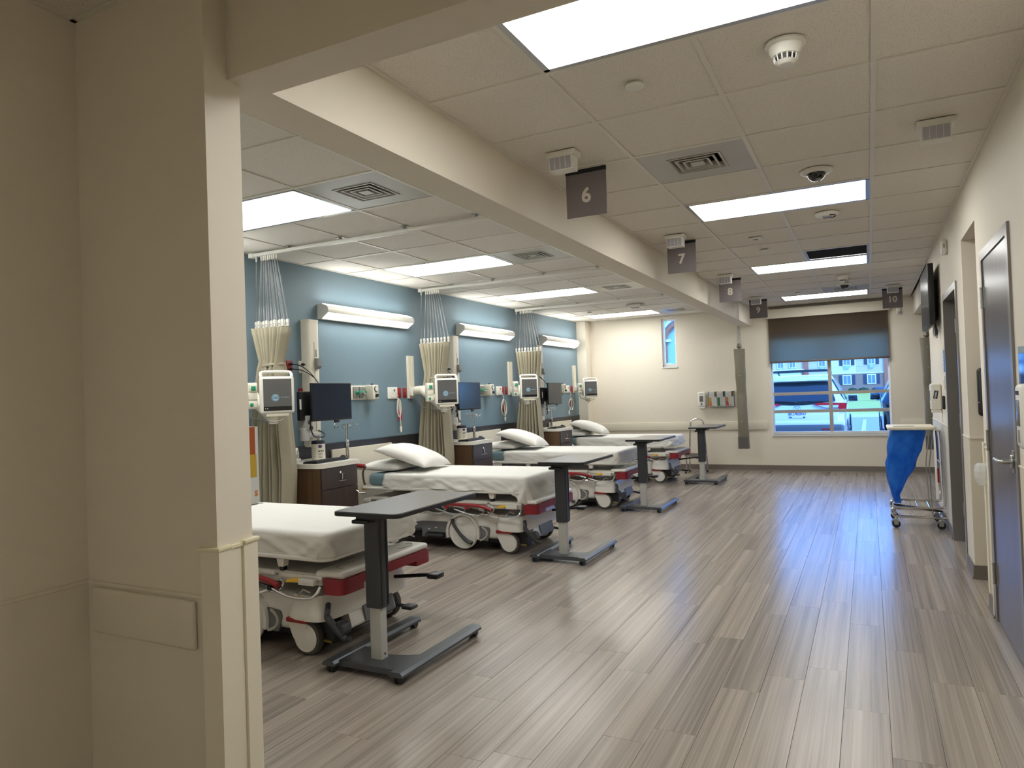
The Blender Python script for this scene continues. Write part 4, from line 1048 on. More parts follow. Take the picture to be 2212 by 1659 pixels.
    # head end handles and folded pole
    for y in (.0, .74):
        MB().tube(smooth_path([(-1.56, y, .54), (-1.62, y, .58), (-1.64, y, .70), (-1.60, y, .765)], 4), .012, 8).build('push_handle', CHROME, b)
        MB().tube([(-1.61, y, .765), (-1.71, y-.02, .775)], .019, 10).build('handle_grip', RED, b)
        MB().tube([(-1.56, y, .545), (-1.60, y, .545)], .009, 8).build('release_stem', STEEL, b)
        MB().lathe([(.014, -.06), (.02, -.055), (.02, -.012), (.014, 0)], 12, (-1.585, y, .545), 'x').build('release_knob', YELLOW, b)
    pole = MB().tube([(-1.60, .0, .50), (-1.74, -.08, .50), (-1.745, -.10, .54)], .012, 8)
    pole.cyl((-1.745, -.10, .50), .017, .50, 'z', 12).cyl((-1.745, -.10, 1.0), .011, .20, 'z', 10).lathe([(.02, .98), (.022, 1.0), (.022, 1.03), (.014, 1.045)], 12, (-1.745, -.10, 0))
    pole.build('iv_pole', CHROME, b)
    hk = MB()
    for dy in (-1, 1):
        hk.tube(smooth_path([(-1.745, -.10, 1.195), (-1.745, -.10+.1*dy, 1.198), (-1.745, -.10+.165*dy, 1.205), (-1.745, -.10+.185*dy, 1.19), (-1.745, -.10+.16*dy, 1.165), (-1.745, -.10+.11*dy, 1.175)], 4), .0045, 6)
        hk.tube(smooth_path([(-1.745, -.10, 1.19), (-1.745+.04*dy, -.10, 1.185), (-1.745+.06*dy, -.10, 1.165), (-1.745+.03*dy, -.10, 1.15)], 4), .004, 6)
    hk.build('iv_hook', CHROME, b)
    return b
BEDS = {'six': (-2.885, 3.05), 'seven': (-2.935, 5.67), 'eight': (-2.925, 8.20), 'nine': (-2.92, 10.74)}
b0 = None
for bay, (x, y) in BEDS.items():
    lb = f'white stretcher bed with a maroon foot bumper in bay {bay}'
    if b0 is None: b0 = make_bed(lb, (x, y, 0))
    else: copy_tree(b0, (x, y, 0), label=lb)

def rr_loop(x0, x1, y0, y1, r, n):
    """evenly spaced points round a rounded rectangle, with outward normals"""
    segs = []; pi = math.pi
    segs += [('l', (x0+r, y0), (x1-r, y0), (0, -1)), ('a', (x1-r, y0+r), -pi/2), ('l', (x1, y0+r), (x1, y1-r), (1, 0)), ('a', (x1-r, y1-r), 0),
             ('l', (x1-r, y1), (x0+r, y1), (0, 1)), ('a', (x0+r, y1-r), pi/2), ('l', (x0, y1-r), (x0, y0+r), (-1, 0)), ('a', (x0+r, y0+r), pi)]
    ln = [math.dist(s[1], s[2]) if s[0] == 'l' else pi/2*r for s in segs]; tot = sum(ln); out = []
    for i in range(n):
        d = tot*i/n
        for s, q in zip(segs, ln):
            if d <= q: break
            d -= q
        if s[0] == 'l':
            t = d/q; out.append(((s[1][0]+(s[2][0]-s[1][0])*t, s[1][1]+(s[2][1]-s[1][1])*t), s[3]))
        else:
            a = s[2]+d/r; out.append(((s[1][0]+r*math.cos(a), s[1][1]+r*math.sin(a)), (math.cos(a), math.sin(a))))
    return out
def sheet(label, loc, drape, seed):
    n = 300; x0, x1, y0, y1 = -1.365, .212, -.056, .796; zt = .704
    L = rr_loop(x0, x1, y0, y1, .05, n); er = .035; v = []; f = []
    cx, cy = (x0+x1)/2, (y0+y1)/2
    rings = []
    for s in (0.02, .3, .55, .75, .88, .95): rings.append(('t', s))
    for a in (0, 25, 50, 75, 90): rings.append(('e', math.radians(a)))
    for d in (.12, .26, .4, .55, .7, .85, 1.0): rings.append(('s', d))
    for kind, s in rings:
        for i, (p, nn) in enumerate(L):
            ix, iy = p[0]-nn[0]*er, p[1]-nn[1]*er
            dc = min(math.hypot(p[0]-x1, p[1]-y0), math.hypot(p[0]-x1, p[1]-y1))     # distance to the foot corners
            if kind == 't':
                xx, yy = cx+(ix-cx)*s, cy+(iy-cy)*s
                zz = zt+.004*noise.noise(Vector((xx*3, yy*4, seed)))+.0025*noise.noise(Vector((xx*9, yy*3, seed+3)))
            elif kind == 'e':
                xx, yy = ix+nn[0]*er*math.sin(s), iy+nn[1]*er*math.sin(s); zz = zt-er*(1-math.cos(s))
                w_ = .004*noise.noise(Vector((p[0]*8, p[1]*8, seed)))*math.sin(s); xx += nn[0]*w_; yy += nn[1]*w_
            else:
                drop = 0
                if drape:
                    drop = .115*max(0, 1-dc/.16)+(.075 if p[0] > x1-.02 else 0)+.012*noise.noise(Vector((p[0]*5, p[1]*5, seed)))
                zb = .566-drop
                zz = (zt-er)+(zb-zt+er)*s
                arcp = i/n*4.9
                fo = .026*noise.noise(Vector((arcp*5+s*1.2, s*1.5, seed)))+.017*noise.noise(Vector((arcp*13-s*3.4, s*1.2, seed+5)))
                near = max(0, 1-dc/.30)
                ang = math.atan2((zt-zz), dc+.02)
                fo += near*.026*math.sin(ang*13+seed)*min(1, s*2)
                tuck = -.006*s**2 if not drape else .006*s
                w_ = .004+fo*(.3+.9*s)+tuck
                w_ = max(w_, -.004)
                xx, yy = p[0]+nn[0]*w_, p[1]+nn[1]*w_
            v.append((xx, yy, zz))
    m = MB(); m.v = v
    for k in range(len(rings)-1):
        for i in range(n): m.f.append((k*n+i, k*n+(i+1) % n, (k+1)*n+(i+1) % n, (k+1)*n+i))
    m.f.append(tuple(range(n))); m.mi = [0]*len(m.f)
    o = m.build('bed_sheet', LINEN, angle=80)
    o.location = loc
    tag(o, label, 'sheet', 'bed sheets')
for k, (bay, (x, y)) in enumerate(BEDS.items()):
    lb = {'six': 'white sheet tucked tightly at the foot corner in bay six', 'seven': 'white sheet with foot corners hanging over the bumper in bay seven',
          'eight': 'white sheet with bunched foot corners in bay eight', 'nine': 'white sheet with bunched foot corners in bay nine'}[bay]
    sheet(lb, (x, y, 0), bay == 'seven', k*3.7+1)

def pillow(label, loc, rot, size, seed, thick=.075, bot=.4):
    def fn(u, v, sg):
        x, y = u*2-1, v*2-1
        e = max(0, (1-abs(x)**2.6))*max(0, (1-abs(y)**2.6))
        h = thick*e**.46*(1 if sg > 0 else bot)
        pinch = 1-.07*(1-abs(x)**2)*abs(y)**6; pinch2 = 1-.07*(1-abs(y)**2)*abs(x)**6
        z = sg*h+.006*noise.noise(Vector((x*3, y*3, seed+sg)))*min(1, e*3)+.004*noise.noise(Vector((x*9, y*3, seed)))*(1-e)
        return (x*size[0]/2*pinch2, y*size[1]/2*pinch, z)
    m = MB(); m.grid(32, 26, lambda a, b: fn(a, b, 1)); m.grid(32, 26, lambda a, b: fn(a, b, -1))
    o = m.build('pillow', PILLOW, angle=100, fix=False)
    b_ = bmesh.new(); b_.from_mesh(o.data); bmesh.ops.remove_doubles(b_, verts=b_.verts, dist=.004); bmesh.ops.recalc_face_normals(b_, faces=b_.faces); b_.to_mesh(o.data); b_.free()
    o.data.polygons.foreach_set('use_smooth', [True]*len(o.data.polygons))
    o.location = loc; o.rotation_euler = Euler(rot)
    tag(o, label, 'pillow', 'pillows on the beds')
for k, (bay, (x, y)) in enumerate(BEDS.items()):
    if bay == 'six': continue
    pillow(f'flat white pillow lying under another pillow in bay {bay}', (x-1.49, y+.33, .737), (0, 0, math.radians(4)), (.50, .68), k*5+2, .072, .42)
    pillow(f'white pillow leaning on top of another pillow in bay {bay}', (x-1.235, y+.31, .825), (math.radians(-3), math.radians(17), math.radians(8)), (.58, .66), k*7+1, .118, .22)

# ------------------------------------------------------------------ overbed tables
TTOP = mat('table_laminate', S(126, 123, 121), .28, var=.05, scale=60)
TEDGE = mat('table_edge', S(26, 26, 28), .4)
TCOL = mat('table_column', S(62, 64, 68), .38, .3, var=.04)
TBASE = mat('table_base', S(88, 92, 97), .3, .6, var=.05)
def make_table(label, loc):
    t = thing('overbed_table', label, 'overbed table', loc, 0, 'overbed tables')
    pl = round_poly([(-.165, -.03), (.255, -.03), (.255, .79), (-.165, .79)], .05, 6)
    MB().prism(pl, .828, .848).build('top_edge', TEDGE, t)
    MB().prism([((p[0]-.045)*.965+.045, (p[1]-.38)*.982+.38) for p in pl], .8482, .8515).build('top_panel', TTOP, t)
    MB().rbox(-.055, .1, .03, .26, .800, .828, .006).build('top_bracket', BLACK, t)
    MB().rbox(-.075, .03, .02, .16, .782, .802, .006).build('release_lever', BLACK, t)
    oc = MB().prism(round_poly([(-.05, .085), (.05, .085), (.05, .165), (-.05, .165)], .012, 3), .33, .80)
    oc.build('outer_column', TCOL, t)
    for q in (.1, .15): MB().box(.0495, .053, q-.006, q+.006, .34, .80).build('column_groove', BLACK, t, smooth=False)
    MB().prism(round_poly([(-.036, .097), (.036, .097), (.036, .153), (-.036, .153)], .006, 3), .058, .40).build('inner_column', ARMG, t)
    MB().cyl((.0355, .125, .085), .006, .004, 'x', 10).build('screw', DARK, t)
    # base plate with a curved inner edge, two arms
    ed = [(-.2, .02), (.2, .02), (.2, .25)]+[(.2-.4*k/10, .25-.07*math.sin(math.pi*k/10)) for k in range(1, 10)]+[(-.2, .25)]
    MB().prism(ed, .045, .060).build('base_plate', TBASE, t, smooth=False)
    MB().box(-.2, .2, .01, .03, .03, .06).build('base_lip', TBASE, t, smooth=False)
    for x in (-.215, .215):
        a = MB()
        a.prism([(x-.042, .040), (x+.042, .040), (x+.042, .052), (x+.028, .066), (x-.028, .066), (x-.042, .052)], -.03, .77, 'y')
        a.build('base_arm', TBASE, t, smooth=False)
        for y in (.0, .745):
            for s in (-.013, .013): MB().lathe([(.012, -.008), (.022, -.008), (.0245, -.004), (.0245, .004), (.022, .008), (.012, .008)], 18, (x+s, y, .0245), 'x').build('caster_wheel', BLACK, t)
            MB().rbox(x-.008, x+.008, y-.018, y+.018, .02, .045, .004).build('caster_housing', BLACK, t)
    return t
tb = None
for bay, loc in (('six', (-2.372, 2.905, 0)), ('seven', (-2.378, 5.47, 0)), ('eight', (-2.44, 8.09, 0)), ('nine', (-2.273, 10.63, 0))):
    lb = f'dark overbed table on a wheeled base at the foot of the bed in bay {bay}'
    if tb is None: tb = make_table(lb, loc)
    else: copy_tree(tb, loc, label=lb)

def frosted(name, col, clear):
    m = mat(name, col, .2); n = m.node_tree.nodes; l = m.node_tree.links
    tp = n.new('ShaderNodeBsdfTransparent'); mx = n.new('ShaderNodeMixShader'); mx.inputs[0].default_value = clear
    l.new(n['Principled BSDF'].outputs[0], mx.inputs[1]); l.new(tp.outputs[0], mx.inputs[2]); l.new(mx.outputs[0], n['Material Output'].inputs['Surface'])
    return m
# ------------------------------------------------------------------ roller shade on the big window
def shade_mat():
    m = bpy.data.materials.new('shade_fabric'); m.use_nodes = True; n = m.node_tree.nodes; l = m.node_tree.links
    n.remove(n['Principled BSDF'])
    tc = n.new('ShaderNodeTexCoord'); ck = n.new('ShaderNodeTexNoise'); ck.inputs['Scale'].default_value = 300
    l.new(tc.outputs['Object'], ck.inputs['Vector'])
    mx = n.new('ShaderNodeMix'); mx.data_type = 'RGBA'; mx.inputs[6].default_value = S(72, 72, 70); mx.inputs[7].default_value = S(94, 93, 90)
    l.new(ck.outputs['Fac'], mx.inputs[0])
    d = n.new('ShaderNodeBsdfDiffuse'); l.new(mx.outputs[2], d.inputs[0])
    t = n.new('ShaderNodeBsdfTranslucent'); t.inputs[0].default_value = S(214, 196, 170)
    tr = n.new('ShaderNodeBsdfTransparent')
    a = n.new('ShaderNodeMixShader'); a.inputs[0].default_value = .6; l.new(d.outputs[0], a.inputs[1]); l.new(t.outputs[0], a.inputs[2])
    b = n.new('ShaderNodeMixShader'); b.inputs[0].default_value = .07; l.new(a.outputs[0], b.inputs[1]); l.new(tr.outputs[0], b.inputs[2])
    l.new(b.outputs[0], n['Material Output'].inputs['Surface']); return m
t = thing('roller_shade', 'grey roller shade half lowered over the big window', 'roller shade', (-.575, YB, 0))
MB().rbox(-.905, .905, -.10, -.002, 2.545, 2.70, .006).build('fascia', WALLP, t)
MB().box(-.885, .885, -.051, -.049, 1.83, 2.55).build('fabric', shade_mat(), t, smooth=False)
MB().rbox(-.885, .885, -.06, -.04, 1.800, 1.832, .006).build('hem_bar', mat('hem_bar', S(92, 84, 80), .5), t)
MB().box(-.86, .86, -.09, -.06, 2.70, 2.72).build('top_gap_plate', mat('shade_recess', S(120, 112, 104), .6), t, smooth=False)

# ------------------------------------------------------------------ end-wall fittings
def dispenser(label, loc, rz, side_logo=False):
    t = thing('soap_dispenser', label, 'dispenser', loc, math.radians(rz))
    # local: back at y=0, front towards -y
    MB().rbox(-.065, .065, -.095, .0, -.13, .13, .022, 4).build('housing', WHITE, t)
    MB().prism(round_poly([(-.06, -.13), (.06, -.13), (.05, -.155), (-.05, -.155)], .01), -.085, -.005, 'y').build('nozzle_skirt', WHITE, t)
    MB().rbox(-.032, .032, -.0975, -.09, -.04, .065, .004).build('view_window', mat('dispenser_window', S(92, 94, 94), .2), t)
    MB().box(-.016, .016, -.0965, -.0945, -.105, -.055).build('instruction_print', GREYP, t, smooth=False)
    BLU = mat('logo_navy', S(28, 34, 66), .5)
    if side_logo:
        M_ = T(.0655, -.05, .02) @ RZ(90) @ RX(90) @ RZ(80)
        MB().rbox(-.04, .04, -.018, .018, -.0005, .0005, .004, 1, M_).build('logo_patch', BLU, t)
        text('PURELL', .02, WHITE, t, M_ @ T(0, 0, .0006), 'logo_lettering', .0004, .0004)
    else:
        text('PURELL', .022, BLU, t, T(0, -.0955, .092) @ RX(90), 'logo_lettering', .0006, .0006)
    return t
dispenser('white sanitizer dispenser beside the glove boxes on the end wall', (-2.605, YB, 1.235), 0)
BOXW = mat('glove_box_card', S(226, 224, 222), .5); BO = mat('print_orange', S(222, 130, 50), .5); BG_ = mat('print_green', S(46, 120, 66), .5); BR = mat('print_brown', S(112, 84, 48), .5)
BY_ = mat('print_yellow', S(206, 168, 56), .5); BDG = mat('print_dark_green', S(36, 58, 40), .5); BPK = mat('print_red', S(196, 70, 60), .5)
hold = tag(MB().box(-.215, .215, -.108, -.1045, -.14, .12).box(-.215, .215, -.1045, 0, -.143, -.138).box(-.2165, -.213, -.108, 0, -.143, .12).box(.213, .2165, -.108, 0, -.143, .12).build('glove_holder', CLEAR, smooth=False), 'clear rack holding three glove boxes on the end wall', 'glove holder')
hold.location = (-2.268, YB-.001, 1.246)
for k, (c1, c2, c3, nm) in enumerate(((BO, BY_, BR, 'orange and brown printed glove box next to the dispenser'), (BG_, BG_, BDG, 'green printed glove box in the middle of the rack'), (BPK, BO, BR, 'red and orange printed glove box next to the sleeved curtain'))):
    x = -2.268+(-.142+k*.142)
    t = thing('glove_box', nm, 'glove box', (x, YB-.055, 1.108), 0, 'glove boxes in the rack')
    MB().box(-.066, .066, -.045, .045, 0, .26).build('carton', BOXW, t, smooth=False)
    MB().box(-.062, -.016, -.0462, -.044, .008, .085).build('lower_print', c1, t, smooth=False)
    MB().box(-.062, -.016, -.0462, -.044, .085, .155).build('middle_print', c2, t, smooth=False)
    MB().box(.030, .064, -.0462, -.044, .165, .256).build('upper_print', c3, t, smooth=False)
    MB().rbox(-.022, .034, -.0464, -.044, .05, .185, .001).build('perforation', mat('card_line', S(222, 220, 218), .6), t)
    MB().box(.0, .02, -.0468, -.044, .016, .028).build('size_mark', c1, t, smooth=False)
# glove holder on the bay side of the return wall, seen edge-on
hold = tag(MB().box(-.005, -.002, 0, .068, -.145, .13).box(-.28, -.002, .064, .068, -.145, .13).box(-.28, -.002, 0, .068, -.148, -.144).build('glove_holder', CLEAR, smooth=False), 'clear rack at the back of the return wall beside bay six', 'glove holder')
hold.location = (-1.80, 1.653, 1.245)
t = thing('glove_box', 'orange printed glove box marked S behind the return wall', 'glove box', (-1.945, 1.684, 1.101), 0)
MB().box(-.13, .13, -.03, .03, 0, .25).build('carton', BOXW, t, smooth=False)
MB().box(.128, .1312, -.015, .016, .16, .25).build('upper_print', mat('print_rust', S(176, 84, 34), .5), t, smooth=False)
MB().box(.128, .1310, -.015, .020, .085, .16).build('lower_print', BY_, t, smooth=False)
text('S', .026, BO, t, T(.1305, .016, .03) @ RZ(90) @ RX(90), 'size_letter', .0006, .001)
t = thing('motion_sensor', 'small white motion sensor on the end wall below sign ten', 'sensor', (.46, YB, 2.52))
MB().rbox(-.03, .03, -.04, 0, -.05, .05, .012, 3).build('housing', WHITE, t)
MB().rbox(-.02, .02, -.045, -.035, -.035, .0, .006).build('lens', LENS, t)

# step stool with a hoop handle
t = thing('step_stool', 'chrome step stool with a hoop handle against the end wall', 'step stool', (-2.66, 12.12, 0))
hp_ = smooth_path([(-.15, .16, 0), (-.14, .16, .30), (-.115, .165, .78), (-.085, .165, .875), (0, .165, .905), (.085, .165, .875), (.115, .165, .78), (.145, .16, .30), (.155, .16, 0)], 5)
MB().tube(hp_, .0125, 10).build('hoop_handle', CHROME, t)
for s in (-1, 1): MB().tube(smooth_path([(s*.14, -.13, 0), (s*.135, -.12, .26), (s*.135, -.08, .285), (s*.14, .16, .29)], 5), .0125, 10).build('leg', CHROME, t)
MB().rbox(-.165, .165, -.14, .13, .285, .315, .008).build('step', STEEL, t)
MB().box(-.15, .15, -.125, .115, .315, .319).build('tread', RUBBER, t, smooth=False)
for x in (-.15, .15):
    for y in (-.13, .16): MB().cyl((x*1.0, y, 0), .017, .03, 'z', 12).build('foot_tip', BLACK, t)

# ------------------------------------------------------------------ right wall fittings
t = thing('television', 'black flat television on a tilting mount on the side wall', 'television', (XR, 8.22, 2.24))
tilt = RY(0)
MB().rbox(-.095, -.045, -.50, .50, -.29, .29, .006).build('cabinet', BLACK, t)
MB().box(-.0962, -.094, -.49, .49, -.275, .28).build('screen', SCRN, t, smooth=False)
MB().box(-.045, -.001, -.2, .2, -.2, .17).build('wall_mount', BLACK, t, smooth=False)
MB().rbox(-.05, -.012, -.30, .3, -.24, -.02, .01).build('rear_bulge', BLACK, t)
cbp = MB()
for k in range(3): cbp.tube(smooth_path([(-.03, -.35+.03*k, -.2), (-.04, -.40+.02*k, -.33-.02*k), (-.02, -.36+.05*k, -.36-.02*k), (-.03, -.3+.02*k, -.28)], 5), .004, 6)
cbp.build('cable', BLACK, t)
MB().tube(smooth_path([(-.04, -.3, -.27), (-.06, -.32, -.36), (-.03, -.34, -.40)], 5), .004, 6).build('cable', WHITE, t)
t = thing('alarm_sounder', 'small white alarm box high on the side wall above the doors', 'alarm', (XR, 6.93, 2.535))
MB().rbox(-.045, 0, -.05, .05, -.06, .06, .016, 3).build('housing', WHITE, t)
for z in (-.005, .012): MB().box(-.03, -.02, -.0508, -.049, z, z+.008).build('port', BLACK, t, smooth=False)
dispenser('white sanitizer dispenser with a dark logo on its side between the door and the television', (XR, 8.06, 1.265), -90, True)
dispenser('white sanitizer dispenser close to the lever handle of the veneer door', (XR-.008, 3.42, 1.27), -90, False)
t = thing('card_reader', 'black oval card reader on the wall beside the recessed door', 'card reader', (XR, 7.70, 1.215))
MB().rbox(-.022, 0, -.03, .03, -.065, .065, .01, 3).build('housing', BLACK, t)
MB().lathe([(.004, -.024), (.004, -.02)], 8, (0, 0, .045), 'x').build('indicator', RED, t)
t = thing('wall_switch', 'pale wall switch plate above the black card reader', 'switch', (XR, 7.62, 1.40))
MB().rbox(-.01, 0, -.035, .035, -.06, .06, .003).build('cover_plate', WHITE, t)
MB().rbox(-.014, -.008, -.012, .012, -.025, .025, .002).build('rocker', WHITE, t)
t = thing('door_sign', 'small blue-grey notice on the wall beside the recessed door', 'notice', (XR, 7.60, 1.60))
MB().rbox(-.006, 0, -.05, .05, -.1, .1, .002).build('plate', mat('notice_blue', S(120, 150, 190), .3), t)
for k in range(4): MB().box(-.0068, -.005, -.035, .035, .05-k*.035, .058-k*.035).build('print_line', WHITE, t, smooth=False)
t = thing('cup_dispenser', 'clear plastic dispenser bowl on the wall strip beside the alcove', 'dispenser', (XR-.004, 5.205, .835))
MB().lathe([(.010, -.07), (.024, -.066), (.045, -.02), (.049, .02), (.04, .055), (.024, .068)], 9, (-.02, 0, 0)).build('bowl', frosted('bowl_plastic', S(236, 240, 244), .6), t, smooth=False)
MB().box(-.01, 0, -.03, .03, -.06, .06).build('back_plate', WHITE, t, smooth=False)
t = thing('wall_phone', 'black wall phone inside the alcove', 'phone', (.745, AL[1]-.004, 1.33))
MB().rbox(-.06, .06, -.05, 0, -.17, .17, .04, 4).build('body', BLACK, t)
MB().rbox(-.05, -.01, -.085, -.045, -.15, .15, .018, 3).build('handset', BLACK, t)
MB().box(-.062, -.02, -.052, -.048, -.075, -.068).build('trim_line', CHROME, t, smooth=False)
t = thing('wall_pocket', 'clear wall pocket with pens near the veneer door', 'wall pocket', (XR, 3.36, 1.50))
MB().box(-.085, -.08, -.12, .12, -.1, .02).box(-.085, 0, -.122, -.118, -.1, .05).box(-.085, 0, .118, .122, -.1, .05).box(-.085, 0, -.12, .12, -.102, -.098).box(-.003, 0, -.12, .12, -.1, .08).build('pocket', thin_glass('pocket_plastic', (.70, .80, .92, 1), .3, .1), t, smooth=False)
for y in (.06, .09): MB().lathe([(.002, -.09), (.005, -.08), (.005, .04), (.0055, .042), (.0055, .055), (.002, .058)], 10, (-.06, y, 0)).build('pen', STEEL, t)

# laundry hamper with a blue bag
t = thing('laundry_hamper', 'chrome laundry hamper on casters with a cream lid', 'hamper', (.38, 8.1, 0))
for y in (-.24, .24):
    p = smooth_path([(.17, y, .955), (.20, y, .945), (.215, y, .90), (.222, y, .5), (.225, y, .24), (.20, y, .205), (.10, y, .20), (-.16, y, .20), (-.205, y, .19), (-.222, y, .155), (-.205, y, .12), (-.16, y, .11), (.10, y, .108), (.24, y, .105)], 4)
    MB().tube(p, .0125, 8).build('frame_tube', CHROME, t)
    MB().tube([(.155, y*.9, .945), (.11, y*.9, .60), (.125, y*.9, .11)], .005, 6).build('lid_rod', STEEL, t)
    for x in (-.19, .19):
        MB().lathe([(.012, -.012), (.032, -.012), (.0375, -.006), (.0375, .006), (.032, .012), (.012, .012)], 20, (x, y, .0375), 'y').build('caster_wheel', BLACK, t)
        MB().prism([(x-.018, .03), (x+.018, .03), (x+.022, .085), (x-.022, .085)], y-.018, y+.018, 'y').build('caster_fork', STEEL, t, smooth=False)
        MB().cyl((x, y, .08), .012, .035, 'z', 10).build('caster_stem', CHROME, t)
for x in (-.1, 0, .1): MB().tube([(x, -.24, .20), (x, .24, .20)], .004, 6).build('cross_wire', CHROME, t)
for x in (-.2, .2): MB().tube([(x, -.24, .11), (x, .24, .11)], .009, 8).build('cross_tube', CHROME, t)
MB().tube([(.215, -.24, .62), (.215, .24, .62)], .009, 8).build('cross_tube', CHROME, t)
MB().tube([(-.2, 0, .19), (.22, .02, .13)], .011, 8).build('pedal_bar', BLACK, t)
MB().rbox(-.235, .175, -.25, .25, .95, .982, .012, 3).build('lid', CREAM, t)
MB().box(-.18, .0, -.2, -.08, .982, .984).build('lid_label', GREYP, t, smooth=False)
MB().box(.19, .205, -.03, .03, .42, .56).build('frame_tag', RED, t, smooth=False)
def bag_mat():
    m = bpy.data.materials.new('blue_bag_film'); m.use_nodes = True; n = m.node_tree.nodes; l = m.node_tree.links
    b = n['Principled BSDF']; tc = n.new('ShaderNodeTexCoord'); nz = n.new('ShaderNodeTexNoise'); nz.inputs['Scale'].default_value = 7; nz.inputs['Detail'].default_value = 3
    l.new(tc.outputs['Object'], nz.inputs['Vector'])
    r = n.new('ShaderNodeValToRGB'); r.color_ramp.elements[0].position = .3; r.color_ramp.elements[1].position = .7
    r.color_ramp.elements[0].color = S(14, 104, 208); r.color_ramp.elements[1].color = S(64, 156, 246)
    l.new(nz.outputs['Fac'], r.inputs[0]); l.new(r.outputs[0], b.inputs['Base Color']); b.inputs['Roughness'].default_value = .28
    tl = n.new('ShaderNodeBsdfTranslucent'); l.new(r.outputs[0], tl.inputs[0])
    tp = n.new('ShaderNodeBsdfTransparent'); tp.inputs[0].default_value = (.15, .45, .9, 1)
    a = n.new('ShaderNodeMixShader'); a.inputs[0].default_value = .4; l.new(b.outputs[0], a.inputs[1]); l.new(tl.outputs[0], a.inputs[2])
    c = n.new('ShaderNodeMixShader'); c.inputs[0].default_value = .32; l.new(a.outputs[0], c.inputs[1]); l.new(tp.outputs[0], c.inputs[2])
    l.new(c.outputs[0], n['Material Output'].inputs['Surface']); return m
def fbag(u, v):
    a = u*2*math.pi; z = .948-.74*v
    xl = -.205-.06*math.sin(v*2.6)+.05*v**2; xr = .12-.31*v**1.45-.01
    if xr < xl+.05: xr = xl+.05
    wy = .2*(1-v*.82)
    c, s = math.cos(a), math.sin(a)
    x = (xl+xr)/2+(xr-xl)/2*math.copysign(abs(c)**.75, c); y = wy*math.copysign(abs(s)**.8, s)
    n_ = .022*noise.noise(Vector((c*1.8+1, s*1.8, v*5)))+.012*noise.noise(Vector((c*5, s*5, v*9)))
    k = min(1, v*6)
    return (x+n_*c*k, y+n_*s*k, z)
o = MB().grid(64, 40, fbag, close_u=True).build('laundry_bag', bag_mat(), angle=100, fix=False)
o.location = (.38, 8.1, 0); tag(o, 'translucent blue plastic bag hanging in the laundry hamper', 'laundry bag')

# ------------------------------------------------------------------ outside: lot, lawn, car, building
ASPH = mat('asphalt', S(150, 150, 150), .9, var=.12, scale=40, bump=.2)
GRASS = mat('lawn', S(176, 178, 78), .9, var=.25, scale=30, bump=.5, bscale=60)
CONC = mat('concrete', S(196, 194, 188), .85, var=.06)
struct('pavement', MB().box(-60, 40, 12.75, 33.2, -.15, -.02), ASPH, 'grey parking lot outside the window', 'parking lot')
struct('kerb_ground', MB().box(-60, 40, 33.2, 33.6, -.15, .10), CONC, 'pale concrete kerb between parking lot and lawn', 'kerb')
struct('lawn_ground', MB().box(-80, 60, 33.6, 140, -.15, .06), GRASS, 'green lawn between the kerb and the far building', 'lawn')
o = MB().box(-.25, -.13, 20, 31, -.02, -.012).build('parking_line', CONC, smooth=False); tag(o, 'white painted parking line on the lot', 'road marking')

